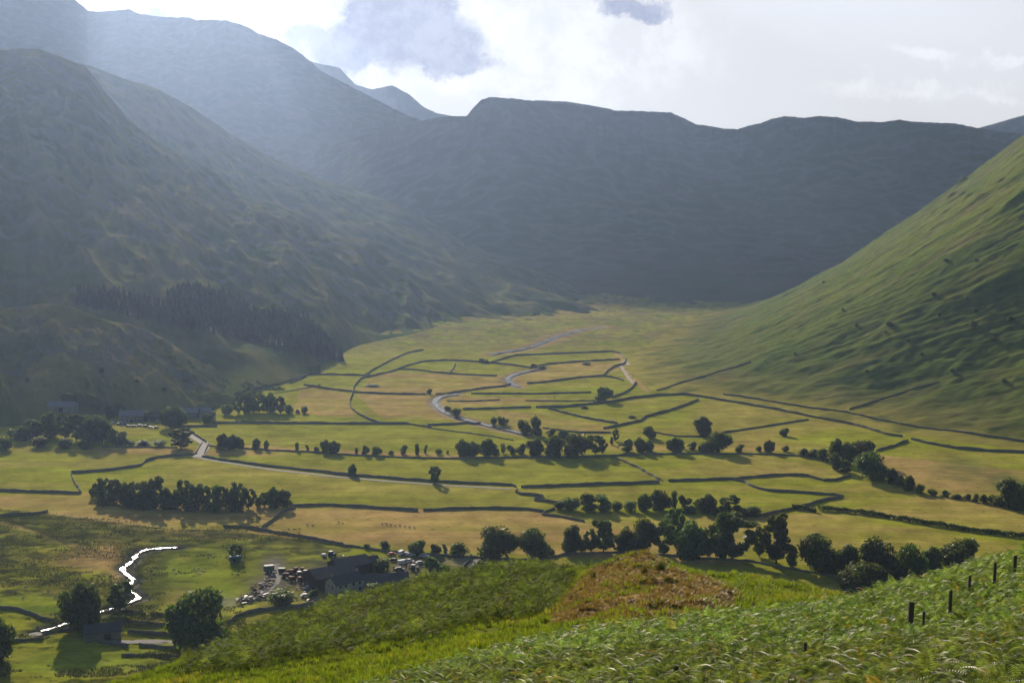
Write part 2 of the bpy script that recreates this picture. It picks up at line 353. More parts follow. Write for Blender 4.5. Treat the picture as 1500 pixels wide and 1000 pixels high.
w = (sstep(330, 520, SS+m2*120)*.55*sstep(-.3, .3, m2))[..., None]; Cr = Cr*(1-w)+np.array((.18, .155, .08))*w
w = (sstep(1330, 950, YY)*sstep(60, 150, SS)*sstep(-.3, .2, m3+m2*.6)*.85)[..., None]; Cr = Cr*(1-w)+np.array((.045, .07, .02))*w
flr = GRN*.62+TAN*.38; w = (sstep(75, 5, SS+25*m2)*.9)[..., None]; Cr = Cr*(1-w)+flr*(1+.35*m3+.3*m2)[..., None]*np.where(YY > 1500, .85, 1)[..., None]*w
w = (sstep(150, 60, SS)*sstep(.0, .35, fbm(Xr/40, YY/40, 4, 210))*.7)[..., None]; Cr = Cr*(1-w)+np.array((.10, .12, .03))*w
V = np.stack([Xr, YY, zr], -1).reshape(-1, 3); F = grid_faces(*Xr.shape)[:, ::-1]
M_bank = land_mat('bracken_bank', (.04, .16, .5), .30, .40, 1.4, detail=3, aniso=(.35, 1, 1), rot=(0, 0, R(23)))
o = link('hills', mesh_np('hills', V, F, M_bank, Cr.reshape(-1, 3))); o['kind'] = 'structure'; bvh_grid(Xr, YY, zr, 3)
# ---- the hillside we stand on
NEAR = [(-300,1130),(0,1100),(300,1050),(500,1003),(640,970),(800,930),(900,912),(1000,900),(1100,892),(1240,876),(1300,858),(1400,832),(1500,806),(1700,750),(2100,640)]
MC = [(-300,1100),(-100,1060),(0,1038),(170,1000),(300,958),(420,908),(560,872),(640,852),(700,840),(800,838),(860,834),(900,826),(950,822),(1000,833),(1100,846),(1200,864),(1260,880),(1400,900),(2100,960)]
MD = [(-300,100),(170,112),(420,150),(600,165),(800,155),(930,135),(1200,112),(1400,100),(2100,95)]
hpx = np.concatenate([np.linspace(-600, -60, 60), np.arange(-60, 1560, 2.2)[1:], np.linspace(1560, 2300, 70)])
yN = interp(NEAR, hpx); yM = interp(MC, hpx); dM = interp(MD, hpx)
yN = smooth1(yN, 25); yM = smooth1(yM, 15); dM = smooth1(dM, 25)
dN = np.interp(hpx, [-600, 500, 800, 1250, 1500, 2300], [38, 38, 42, 50, 58, 60])
zN = lambda py, D: CH+(-sp*FP+cp*(500-py))/(cp*FP+sp*(500-py))*D
rows = []
one = np.ones_like(hpx)
rows.append((one*-14, one*(CH-.6))); rows.append((one*1.5, one*(CH-1.9)))
rows.append((one*10, zN(1250*one+(yN-900)*.3, 10*one)))
rows.append((one*18, zN(1060*one+(yN-900)*.35, 18*one)-.3))
rows.append((18+(dN-18)*.5, zN(yN*.45+.55*(1030*one+(yN-900)*.35), 18+(dN-18)*.5)-.6))
rows.append((dN, zN(yN, dN)-.75))
rows.append((dN+16, zN(np.maximum(yN+38, 940), dN+16)))
yK = np.maximum(yM*.45+.55*np.interp(hpx, [0, 300, 520, 640, 850, 930, 1050, 1240, 1500], [1100, 1010, 975, 955, 925, 915, 908, 905, 900]), yM+12)
dK = (dN+16)*.45+dM*.55
rows.append((dK, zN(yK, dK)))
rows.append((dM, zN(yM, dM)))
rows.append((dM+18, zN(yM+26, dM+18)))
rows.append((dM+120, zN(yM, dM+120)-14))
dF = np.interp(hpx, [-600, 0, 200, 600, 1200, 2300], [395, 415, 420, 460, 470, 470])
rows.append((dF, one*-1.5)); rows.append((dF+25, one*-8))
RD = np.array([r[0] for r in rows]); RZ = np.array([r[1] for r in rows])
segs = [4, 8, 24, 40, 50, 24, 60, 90, 30, 40, 40, 6]
def catmull(A):
    out = []
    n = len(A)
    for i in range(n-1):
        p0, p1, p2, p3 = A[max(i-1, 0)], A[i], A[i+1], A[min(i+2, n-1)]
        tt = np.linspace(0, 1, segs[i], endpoint=False)[:, None]
        a = .5*(2*p1+(p2-p0)*tt+(2*p0-5*p1+4*p2-p3)*tt**2+(3*p1-p0-3*p2+p3)*tt**3)
        lin = p1+(p2-p1)*tt
        out.append(a*.75+lin*.25)
    out.append(A[-1:]); return np.concatenate(out)
HD = catmull(RD); HZ = catmull(RZ)
PXh = np.broadcast_to(hpx, HD.shape)
Xh = HD*(PXh-750)/FP
xm = np.where(np.abs(HD) < 8, 8, HD)
Xh = np.where(HD < 8, 8*(PXh-750)/FP*(1+(8-HD)*.35), Xh)
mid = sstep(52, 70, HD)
HZ = HZ+mid*sstep(500, 200, HD)*(.55*fbm(Xh/9, HD/9, 3, 110)+.35*fbm(Xh/4, HD/4, 2, 145)+.16*fbm(Xh/1.7, HD/1.7, 3, 111))+(1-mid)*sstep(5, 20, HD)*.28*fbm(Xh/3, HD/3, 3, 112)
# the broken knoll of dry bracken
def ell(cx, cy, rx, ry, PXX, PYY): return np.exp(-(((PXX-cx)/rx)**2+((PYY-cy)/ry)**2))
PYh = 500-FP*((HZ-CH)/HD*cp+sp)/(cp-(HZ-CH)/HD*sp)
nb = fbm(Xh/5, HD/5, 3, 113)
kl = inpoly(PXh+nb*22, PYh+nb*7, [(800,915),(840,870),(880,835),(935,820),(985,822),(960,845),(1010,850),(1075,862),(1100,890),(1050,905),(940,915),(860,922)]) & (HD > 62)
def blur(A, n0, n1):
    A = A.astype(float); k = np.ones(n0)/n0; A = np.apply_along_axis(lambda a: np.convolve(np.pad(a, n0//2, mode='edge'), k, 'valid')[:len(a)], 0, A)
    k = np.ones(n1)/n1; return np.apply_along_axis(lambda a: np.convolve(np.pad(a, n1//2, mode='edge'), k, 'valid')[:len(a)], 1, A)
klr = kl.copy(); kls = np.clip(blur(kl, 25, 31)*1.3-.15, 0, 1); kl = np.clip(blur(kl, 9, 9)+.9*fbm(Xh/1.6, HD/1.6, 3, 141)*(blur(kl, 15, 15)*(1-blur(kl, 15, 15))*4), 0, 1)
HZ = HZ+kls*(.75+.5*(ridged(Xh/7, HD/5, 3, 114)-.5)+.35*fbm(Xh/1.5, HD/1.5, 3, 142))
C = np.zeros(HD.shape+(3,)); C[:] = (.13, .155, .018)
lerp(sstep(-.3, .3, fbm(Xh/2.5, HD/2.5, 3, 115))*.5, (.06, .095, .015))
lerp(sstep(.1, .4, fbm(Xh/7, HD/7, 3, 116))*.4*mid, (.18, .17, .05))
grn_k = sstep(.05, .3, fbm(Xh/5, HD/5, 3, 117))
lerp(kl*(1-.75*grn_k), np.array((.31, .22, .10))); lerp(kl*(1-grn_k)*sstep(-.1, .3, fbm(Xh/2.5, HD/1.6, 4, 143))*.85, (.14, .09, .04)); lerp(kl*(1-grn_k)*sstep(.1, .4, fbm(Xh/4, HD/1.2, 4, 144))*.6, (.33, .24, .11))
brak = inpoly(PXh+nb*14, PYh+nb*6, [(250,985),(420,895),(640,842),(800,835),(850,850),(800,905),(700,915),(620,940),(480,960),(380,975),(300,990)]) & (HD > 62)
lerp(brak*.7, (.05, .08, .016))
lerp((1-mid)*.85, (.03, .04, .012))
V = np.stack([Xh, HD, HZ], -1).reshape(-1, 3); F = grid_faces(*HD.shape)[:, ::-1]
M_hill = land_mat('hill_turf', (.3, 1.5, 6), .30, .6, .25)
o = link('hillside', mesh_np('hillside', V, F, M_hill, C.reshape(-1, 3))); o['kind'] = 'structure'; bvh_grid(Xh, HD, HZ, 2)
HILL = (Xh, HD, HZ, PXh, PYh, kl > .5, brak, mid)
bvh_make()
# ================================================================== trees
def leaf_mat(name, col, col2, trans=.35, rough=.6, spec=.25, nscale=.5):
    m = bpy.data.materials.new(name); m.use_nodes = True; nt = m.node_tree; b = nt.nodes['Principled BSDF']; out = nt.nodes['Material Output']
    b.inputs['Roughness'].default_value = rough; b.inputs['Specular IOR Level'].default_value = spec
    at = N(nt, 'ShaderNodeAttribute', attribute_name='Col').outputs['Color']
    co = N(nt, 'ShaderNodeTexCoord').outputs['Object']; oi = N(nt, 'ShaderNodeObjectInfo')
    f = noise(nt, co, nscale, 3, .6)
    c = mix(nt, ramp(nt, f, .3, .7), col, col2)
    c = mix(nt, 1.0, c, at, 'MULTIPLY')
    hv = N(nt, 'ShaderNodeHueSaturation'); L(nt, c, hv.inputs['Color'])
    L(nt, mnode(nt, 'MULTIPLY_ADD', oi.outputs['Random'], .05, .475), hv.inputs['Hue'])
    L(nt, mnode(nt, 'MULTIPLY_ADD', oi.outputs['Random'], .7, .65), hv.inputs['Value'])
    c = hv.outputs[0]
    L(nt, c, b.inputs['Base Color'])
    tr = N(nt, 'ShaderNodeBsdfTranslucent'); L(nt, mix(nt, 1.0, c, (1.6, 1.8, .7), 'MULTIPLY'), tr.inputs['Color'])
    ms = N(nt, 'ShaderNodeMixShader'); ms.inputs[0].default_value = trans
    L(nt, b.outputs[0], ms.inputs[1]); L(nt, tr.outputs[0], ms.inputs[2]); L(nt, ms.outputs[0], out.inputs['Surface'])
    return m
M_leaf = leaf_mat('broad_leaves', (.06, .085, .016), (.115, .14, .024), .38)
M_pale = leaf_mat('pale_leaves', (.085, .125, .03), (.12, .155, .04), .35)
M_needle = leaf_mat('needles', (.025, .055, .014), (.05, .085, .022), .2, nscale=.3)
M_fern = leaf_mat('fern_fronds', (.155, .20, .055), (.20, .24, .075), .42, .5, .30, nscale=.35)
M_fern2 = leaf_mat('fern_slope', (.11, .165, .028), (.155, .21, .04), .35, .7, .15, nscale=.35)
M_blade = leaf_mat('grass_blades', (.175, .225, .036), (.23, .25, .06), .35, .6, .2, nscale=.25)
M_rush = leaf_mat('rush_blades', (.05, .065, .02), (.08, .09, .03), .2, nscale=.1)
def bark():
    m, nt, b = newmat('bark', .9); co = N(nt, 'ShaderNodeTexCoord').outputs['Object']
    f = noise(nt, mapping(nt, co, (1, 1, .2)), 12, 4); L(nt, mix(nt, f, (.05, .04, .03), (.13, .11, .09)), b.inputs['Base Color']); return m
M_bark = bark()
def tube(pts, rad, n=7):
    """tapered tube through points"""
    V = []; F = []
    for i, p in enumerate(pts):
        d = Vector(pts[min(i+1, len(pts)-1)])-Vector(pts[max(i-1, 0)]); d.normalize()
        a = d.orthogonal().normalized(); b = d.cross(a)
        for k in range(n):
            t = 2*math.pi*k/n; V.append(Vector(p)+(a*math.cos(t)+b*math.sin(t))*rad[i])
    for i in range(len(pts)-1):
        for k in range(n):
            F.append((i*n+k, i*n+(k+1) % n, (i+1)*n+(k+1) % n, (i+1)*n+k))
    return V, F
def joinvf(parts):
    V = []; F = []
    for v, f in parts:
        o = len(V); V += [tuple(x) for x in v]; F += [tuple(i+o for i in q) for q in f]
    return V, F
def leaves(lobes, n, size, rs, shell=.72, droop=0.0, flat=.35):
    """leaf clumps over the lobes of a crown; lobes = (x,y,z,rx,ry,rz)"""
    lob = np.array(lobes); wts = (lob[:, 3]*lob[:, 5])**1.0; wts /= wts.sum()
    k = rs.choice(len(lob), n, p=wts); c = lob[k]
    d = rs.normal(size=(n, 3)); d /= np.linalg.norm(d, axis=1)[:, None]
    r = shell+(1.06-shell)*rs.rand(n)**.7
    # uneven surface: leaves gather in tufts
    q = np.sin(d[:, 0]*9+k*2.1)*np.sin(d[:, 1]*8+k*1.3)*np.sin(d[:, 2]*9+k*.7)
    r = r*(1+.16*q)
    p = c[:, :3]+d*c[:, 3:6]*r[:, None]
    nrm = d+rs.normal(size=(n, 3))*.7; nrm /= np.linalg.norm(nrm, axis=1)[:, None]
    u = np.cross(nrm, rs.normal(size=(n, 3))); u /= np.linalg.norm(u, axis=1)[:, None]; v = np.cross(nrm, u)
    s = size*(.6+.8*rs.rand(n))[:, None]; s2 = s*(.55+.4*rs.rand(n))[:, None]
    V = np.stack([p-u*s, p-v*s2, p+u*s, p+v*s2], 1).reshape(-1, 3)
    F = np.arange(4*n).reshape(n, 4)
    col = (.65+.7*rs.rand(n))[:, None]*np.array((1, 1, 1.0)); col[:, 0] *= .85+.3*rs.rand(n)
    return V, F, np.repeat(col, 4, 0)
PROTO = {}
def make_tree(kind, seed):
    rs = np.random.RandomState(seed*13+hash_k[kind]); pr = random.Random(seed*7+hash_k[kind])
    lobes = []; ht = 1.0; parts = []
    if kind == 'round':      # dense domed crown almost to the ground
        lobes.append((0, 0, .56, .36, .36, .38))
        for i in range(13):
            a = i*2.4+pr.random(); z = .30+.5*((i*0.618) % 1); rr = .30*math.sqrt(max(.1, 1-((z-.48)/.46)**2))
            lobes.append((rr*math.cos(a), rr*math.sin(a), z, .17+.07*pr.random(), .17+.07*pr.random(), .15+.07*pr.random()))
        n, sz, th = 5200, .026, .16
    elif kind == 'oak':      # several domes
        for i in range(11):
            a = pr.random()*6.28; r = .12+.24*pr.random(); z = .30+.46*pr.random()
            lobes.append((r*math.cos(a), r*math.sin(a), z, .15+.09*pr.random(), .15+.09*pr.random(), .12+.07*pr.random()))
        lobes.append((0.02, 0, .80, .18, .18, .16)); lobes.append((0, 0, .45, .28, .28, .26))
        n, sz, th = 4600, .028, .14
    elif kind == 'ash':      # tall and open, separate masses of foliage with gaps
        for i in range(17):
            z = .17+.74*(i/16); w = .34*math.sin(math.pi*min(.95, (z-.12)/.95))**.7; a = i*2.2+pr.random()
            r = w*(.35+.6*pr.random()); lobes.append((r*math.cos(a), r*math.sin(a), z, .08+.06*pr.random(), .08+.06*pr.random(), .06+.05*pr.random()))
        n, sz, th = 3300, .025, .2
    elif kind == 'narrow':
        for i in range(9):
            z = .22+.7*i/8; a = pr.random()*6.28; r = .10*pr.random()
            lobes.append((r*math.cos(a), r*math.sin(a), z, .20+.1*pr.random(), .20+.1*pr.random(), .10+.04*pr.random()))
        n, sz, th = 1500, .035, .15
    elif kind == 'sparse':   # small scrubby tree
        for i in range(8):
            a = pr.random()*6.28; r = .30*pr.random(); z = .24+.58*pr.random()
            lobes.append((r*math.cos(a), r*math.sin(a), z, .14+.1*pr.random(), .14+.1*pr.random(), .09+.07*pr.random()))
        n, sz, th = 1400, .034, .15
    else:                    # bush
        for i in range(8):
            a = pr.random()*6.28; r = .30*pr.random(); z = .30+.35*pr.random()
            lobes.append((r*math.cos(a), r*math.sin(a), z, .20+.12*pr.random(), .20+.12*pr.random(), .26+.1*pr.random()))
        n, sz, th = 1800, .034, .05
    V, F, C = leaves(lobes, n, sz, rs, .60)
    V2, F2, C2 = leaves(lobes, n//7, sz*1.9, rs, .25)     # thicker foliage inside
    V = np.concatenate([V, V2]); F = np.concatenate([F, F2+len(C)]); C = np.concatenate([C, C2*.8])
    lo = np.percentile(V[:, 2], 1.5); base = .12 if kind == 'ash' else .05; k = V[:, 2].max(); V[:, 2] = base+(V[:, 2]-lo)/(k-lo)*(1-base); k = 1.0
    wd = np.percentile(np.hypot(V[:, 0], V[:, 1]), 97)*2; V[:, :2] /= wd
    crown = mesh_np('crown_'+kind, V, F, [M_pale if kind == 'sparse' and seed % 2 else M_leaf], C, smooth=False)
    # trunk with limbs reaching into the crown
    tr = .045 if kind in ('round', 'oak') else .03
    top = .62
    pts = [(0, 0, -.06), (0, 0, .03), (.01, .0, th), (.02, -.01, .4), (-.01, .01, top)]
    parts = [tube(pts, [tr*1.5, tr*1.1, tr*.85, tr*.6, tr*.25])]
    for i in range(7):
        lb = lobes[i % len(lobes)]; z0 = th*(.8+.6*pr.random())
        e = (lb[0]/wd*.9, lb[1]/wd*.9, lb[2]/k); m = (e[0]*.5, e[1]*.5, z0+(e[2]-z0)*.6)
        parts.append(tube([(0, 0, z0), m, e], [tr*.55, tr*.35, tr*.12], 5))
    v, f = joinvf(parts); trunk = mesh_np('trunk_'+kind, v, f, M_bark)
    crown_p = crown.copy(); crown_p.materials[0] = M_pale
    return crown, trunk, crown_p
hash_k = dict(round=101, oak=202, ash=303, narrow=404, sparse=505, bush=606)
for k_, nv in (('round', 4), ('oak', 4), ('ash', 4), ('narrow', 2), ('sparse', 3), ('bush', 4)):
    PROTO[k_] = [make_tree(k_, i+1) for i in range(nv)]
KN = dict(round='broadleaf_tree', oak='oak_tree', ash='ash_tree', narrow='slender_tree', sparse='scrub_tree', bush='bush')
CATS = dict(round='tree', oak='tree', ash='tree', narrow='tree', sparse='tree', bush='bush')
def put_tree(px, py, w, h, kind, label, group=None, pale=False, var=None):
    p = hit(px, py); D = p[1]; k = D/FP
    s = w*k*1.04; H = h*k*1.05/.985
    cr, tr, cpale = PROTO[kind][rnd.randrange(len(PROTO[kind])) if var is None else var % len(PROTO[kind])]
    e = bpy.data.objects.new(KN[kind], None); COL.objects.link(e); e.empty_display_size = 1
    e.location = (p[0], p[1], p[2]-.15); e.rotation_euler[2] = rnd.random()*6.28; e.scale = (s, s, H)
    tag(e, label, CATS[kind], group)
    link('trunk' if kind != 'bush' else 'stem', tr, e); link('crown' if kind != 'bush' else 'foliage', cpale if pale else cr, e)
    return e
ORD = ['first', 'second', 'third', 'fourth', 'fifth', 'sixth', 'seventh', 'eighth', 'ninth', 'tenth', 'eleventh', 'twelfth', 'thirteenth', 'fourteenth', 'fifteenth', 'sixteenth', 'seventeenth', 'eighteenth', 'nineteenth', 'twentieth']
ORD += ['twenty-'+o for o in ORD[:9]]+['thirtieth']+['thirty-'+o for o in ORD[:9]]+['fortieth']+['forty-'+o for o in ORD[:9]]
LOOK = dict(round='dense domed tree', oak='broad-crowned tree', ash='tall open-crowned tree', narrow='slender upright tree', sparse='thin scrubby tree', bush='low leafy bush')
def row(items, where, group):
    items = sorted(items)
    for i, it in enumerate(items):
        px, py, w, h, k = it[:5]; pale = len(it) > 5
        put_tree(px, py, w, h, k, '%s%s, %s from left %s' % ('pale ' if pale else '', LOOK[k], ORD[i], where), group, pale)
Rd, O, A, Nn, S, B = 'round', 'oak', 'ash', 'narrow', 'sparse', 'bush'
row([(564,804,17,13,B),(537,803,12,8,B),(611,811,26,21,Rd),(638,812,16,17,Rd),(652,810,9,14,S),(671,814,33,20,B),(730.6,818,57,49,Rd),(783,819,45,45,Rd),(806,812,18,10,B)],
    'along the wall above the farm', 'trees along the wall above the farm')
row([(840,809,40,42,O),(866,808,22,34,A),(884,808,36,48,A),(905,808,22,26,A),(918,810,28,40,O),(942,812,38,55,Rd),(973,813,34,48,A),(988,800,32,58,A,1),(1013,817,58,56,O),(1040,815,26,46,A),(1073,819,62,68,A),(1055,816,36,62,O),(1137,825,44,74,A),(1112,815,22,44,A),(1160,830,17,34,Nn),
     (1198,838,55,56,Rd),(1220,836,24,34,O),(1243,834,38,38,O),(1290,848,58,60,Rd),(1337,846,42,50,Rd),(1365,840,36,42,O),(1405,836,54,50,Rd),(1312,860,42,40,O),(1262,866,66,46,Rd)],
    'in the belt beyond the knoll', 'belt of big trees beyond the knoll')
row([(820,746,22,14,B),(840,747,30,20,B),(862,748,34,27,S),(885,748,28,24,S),(905,748,20,15,B),(925,748,24,16,B),(945,747,22,25,O),(968,748,30,31,Rd),(987,744,10,26,Nn),(1002,743,20,20,S),(1010,751,26,12,B),(1022,748,14,19,S),(1037,751,27,29,O),(1050,754,30,12,B),(1068,753,34,27,A),(1085,756,30,14,B),(1102,755,32,14,B)],
    'in the meadow thicket', 'thicket between the hay meadows')
row([(265,656,38,28,A),(328,658,22,24,O),(342,658,20,22,O),(353,658,15,16,S),(376,657,15,16,O),(390.5,658,9,14,O),(435,660,6,13,Nn),(450,659,6,8,S),(463.6,662,9,9,B),(477.5,663,17,20,O),(489.6,664,18,19,O),
     (522,664,5,9,Nn),(535.5,666,11,15,Rd),(552,667,15,14,Rd),(573,665,10,6,B),(592,665,14,14,S),(611,666,7,17,Nn),(623.5,664,6,13,S),(642.5,665,11,9,B),(656,665,5,6,B),(677.5,669,25,26,O),(693,668,20,22,O),(716,668,28,27,O),(737,664,8,15,A),
     (751,665,18,14,S),(765,665,17,16,S),(786,667,30,26,O),(813,668,34,32,O),(846,669,39,35,Rd),(872,665,26,28,A),(882,664,16,22,A),(919,662,22,20,S),(937,662,20,22,O),(951,661,21,17,O),
     (988,662,25,22,O),(999,657,10,14,S),(1015,659,15,13,S,1),(1033,663,20,18,Rd),(1053,662,37,31,Rd),(1083,662,15,12,S),(1112,661,10,9,B),(1127,662,16,18,O),(1151,661,12,9,B)],
    'in the long hedgerow', 'hedgerow trees across the valley floor')
row([(724,622,12,12,B),(732,622,12,13,S),(739,622,12,12,S,1),(655,600,12,6,B),(663,606,12,8,S),(670,610,16,13,B),(768,636,19,22,Rd),(785,638,17,30,O),(808,639,16,12,S),(826,643,18,14,O),(896,651,5,12,Nn),(902,646,10,18,A),(706,531,10,7,B),(712,532,9,6,B),(629,577,8,8,Rd),(782,538,12,6,B),(793,540,14,5,B)],
    'along the beck in mid valley', 'trees along the beck')
put_tree(885,587,25,21,Rd,'round dark tree standing by itself at the crook of the upper field walls')
put_tree(951,642,19,18,Rd,'small round tree with a bare stem, alone in the pasture right of the beck')
put_tree(1029,638,30,29,O,'bulky tree standing behind the hedgerow, taller and farther than its neighbours')
put_tree(1148.6,638,14,12,Rd,'small round thorn tree alone in the sloping pasture on the right')
put_tree(517,696,16,17,O,'lone small tree in the meadow, the left one by the long straight wall')
put_tree(636,707,22,25,A,'lone two-headed tree in the meadow, leaning over the long straight wall')
row([(1178,668,16,12,B),(1192,670,18,14,B),(1206,674,18,18,B),(1226,677,26,35,O),(1260,678,42,33,Rd),(1241,679,26,32,O),(1224,689,18,26,Rd),(1240,691,19,18,S,1),(1276,702,48,40,Rd),(1308,708,18,23,O),(1318,711,16,16,B),(1326,714,16,16,S),(1333,718,19,23,O),(1349,722,15,14,B),(1365,725,17,10,B),(1385,727,15,10,S),(1402,730,18,7,B),(1418,732,12,10,B),(1430,734,12,12,S),(1441,736,13,13,B),(1455,738,19,14,B),(1467,741,16,14,B),(1479,743,39,44,O),(1497,746,36,42,Rd)],
    'in the right-hand tree line', 'line of trees at the foot of the right fell')
row([(x_, y_, w_*1.3, h_*(.9 if i_ % 3 else 1.05), k_) for i_, (x_, y_, w_, h_, k_) in enumerate([(140,728,16,20,S),(152,733,21,36,A),(168,735,21,38,A),(183,738,15,31,O),(198,740,22,38,A),(212,741,25,42,O),(228,742,23,42,A),(243,743,16,34,O),(258,743,15,30,O),(272,744,21,40,A),(288,744,23,39,A),(303,744,17,36,A),(316,745,12,33,Nn),(326,745,19,38,A),(340,745,15,35,O),(350,745,19,37,A),(364,745,18,33,A),(378,743,10,18,S),(387,742,12,21,A),(401,741,17,33,O),(414,742,19,29,O),
     (160,739,26,14,B),(190,742,26,15,B),(220,745,28,16,B),(250,746,26,15,B),(280,747,28,15,B),(312,748,28,15,B),(345,748,26,14,B)])],
    'in the belt under the crooked wall', 'shelter belt in the left meadow')
row([(8,659,19,19,Rd),(16,641,22,14,B),(33,645,26,22,O),(52,640,26,26,O),(75,641,29,40,O),(95,643,27,38,A),(112,646,28,40,A),(130,648,29,40,O),(150,649,30,42,Rd),(165,651,21,25,O),(177,653,22,22,S),(45,633,30,20,O),(98,656,24,15,B),(60,655,28,16,B),(125,657,26,14,B)],
    'in the wood left of the hamlet', 'wood beside the hamlet')
row([(98,590,20,15,S),(115,590,16,17,O),(130,594,21,19,O),(147,599,19,13,S),(160,609,19,15,B),(175,609,19,20,Rd)], 'on the bank above the hamlet', 'trees above the hamlet')
row([(215,616,19,15,Rd),(250,626,32,30,Rd),(264,623,24,26,Rd),(304,619,15,14,O),(210,652,22,8,B),(232,653,22,9,B),(190,652,16,8,B)], 'among the hamlet buildings', 'trees in the hamlet')
row([(335,607,19,16,B),(350,606,19,28,A),(365,605,23,32,O),(380,604,22,28,A),(396,604,25,29,O),(411,605,21,24,A),(423,606,15,14,B),(436,605,8,6,B),(447,605,11,11,B),(348,619,8,4,B),(359,619,8,5,B)], 'in the grove under the spur', 'grove at the foot of the spur')
put_tree(291,957,90,94,Rd,'huge dense dark sycamore beside the lane at lower left, the biggest tree',var=1)
put_tree(118,922,60,72,O,'large irregular dark tree rising behind the stone barn')
put_tree(176,893,40,42,A,'open dark tree leaning over the bright stream bend')
put_tree(-2,965,44,62,O,'dark tree cut off by the left edge near the lane')
put_tree(345,818,21,23,A,'small ragged tree above the blue trailer')
put_tree(415,887,52,24,B,'wide low bush beside the scrap heaps in the farmyard')
put_tree(562,836,30,20,B,'clipped round bush behind the long farm roof')
put_tree(640,845,38,30,S,'pale willow in the farm garden, right of the yard',None,True)
put_tree(704,845,28,26,S,'small pale tree near the lane wall, right of the willow',None,True)
put_tree(460,873,18,12,B,'bush by the white farmhouse gable'); put_tree(546,868,30,16,B,'dark bush at the right end of the farmhouse')
# shrubs on the right fell
for px, py, w, h in [(1303,478,13,8),(1297,488,6,4),(1367,434,9,7),(1417,440,9,7),(1429,458,9,7),(1425,478,13,9),(1376,463,6,5),(1386,383,8,5),(1430,383,7,4),(1235,455,5,4),(1255,478,7,5),(1206,415,5,4),(1455,500,10,7),(1480,470,12,8),(1350,520,7,5),(1395,545,8,6),(1270,545,6,4),(1470,560,10,7),(1165,520,5,4),(1330,500,6,4)]:
    put_tree(px, py, w, h, B, 'lone dark thorn bush dotted on the bracken fellside on the right', 'thorn bushes on the right fell')
for px, py, w, h in [(60,520,8,7),(40,560,10,8),(150,545,8,7),(200,560,9,6),(240,572,8,6),(270,560,8,6),(90,505,9,7)]:
    put_tree(px, py, w, h, B, 'small dark bush on the craggy spur above the hamlet', 'bushes on the craggy spur')
# conifer plantation on the left fell: every tree an object
def conifer(seed):
    rs = np.random.RandomState(seed); V = []; C = []
    for lv in range(20):
        z = .06+.90*lv/19; r = .5*(1-z)**.75+.03; nb = 18
        for b in range(nb):
            a = rs.rand()*6.28; ca, sa = math.cos(a), math.sin(a); ln = r*(.65+.5*rs.rand()); wd = .10*(1-z)+.03
            z0 = z+.03*rs.rand(); z1 = z-.05-.05*rs.rand()
            V += [(0, 0, z0), (ca*ln*.6-sa*wd, sa*ln*.6+ca*wd, (z0+z1)/2), (ca*ln, sa*ln, z1), (ca*ln*.6+sa*wd, sa*ln*.6-ca*wd, (z0+z1)/2)]
            C += [[.7+.6*rs.rand()]*3]*4
    V += [(0, 0, .85), (.02, 0, .9), (0, 0, 1), (-.02, 0, .9)]; C += [[1]*3]*4
    n = len(V); F = np.arange(n).reshape(-1, 4)
    v, f = tube([(0, 0, -.08), (0, 0, .3), (0, 0, .9)], [.03, .022, .005], 5)
    V += [tuple(x) for x in v]; F = np.concatenate([F, np.array(f)+n]); C += [[.5]*3]*len(v)
    return mesh_np('conifer', V, F, [M_needle, M_bark], np.array(C), mi=[0]*(n//4)+[1]*len(f), smooth=False)
CON = [conifer(i) for i in range(4)]
TOPE = [(110,425),(165,428),(200,436),(240,446),(250,432),(285,424),(320,434),(350,440),(370,462),(400,462),(440,470),(470,490),(490,512),(500,528)]
BOTE = [(110,446),(165,458),(200,466),(250,476),(280,482),(330,494),(400,508),(450,518),(500,530)]
spots = []
for i in range(1500):
    px = 112+388*((i*.61803) % 1); t, b = np.interp(px, *np.array(TOPE).T), np.interp(px, *np.array(BOTE).T)
    py = t+(b-t)*((i*.7548776) % 1)
    if px < 245 and rnd.random() < .35: continue
    if len(spots) < 900: p = hit(px, py); spots.append(((16 if px > 245 else 12)*(.75+.5*rnd.random())*p[1]/FP, p, rnd.random()*6.28))
spots.sort(key=lambda s_: -s_[0]/s_[1][1])
for hh, p, a in spots[:300]:
    o = link('conifer_tree', CON[rnd.randrange(4)], None, (p[0], p[1], p[2]-.3), a, (hh*.7, hh*.7, hh))
    tag(o, 'dark green spruce packed into the plantation on the shaded left fellside', 'conifer', 'spruces in the fellside plantation')
def plain_con():
    me = CON[0]; v = np.empty(len(me.vertices)*3, np.float32); me.vertices.foreach_get('co', v); f = np.empty(len(me.loops), np.int32); me.loops.foreach_get('vertex_index', f)
    return v.reshape(-1, 3), f.reshape(-1, 4)
cv, cf = plain_con(); VV = []; FF = []
for i, (hh, p, a) in enumerate(spots[300:]):
    c, s_ = math.cos(a), math.sin(a); q = cv*(hh*.7, hh*.7, hh); VV.append(np.column_stack([q[:, 0]*c-q[:, 1]*s_+p[0], q[:, 0]*s_+q[:, 1]*c+p[1], q[:, 2]+p[2]-.3])); FF.append(cf+i*len(cv))
VV = np.concatenate(VV); tag(link('conifer_wood', mesh_np('conifer_wood', VV, np.concatenate(FF), M_needle, np.ones((len(VV), 3))*.9, smooth=False)), 'smaller spruces filling the fellside plantation', 'conifer wood', None, 'stuff')
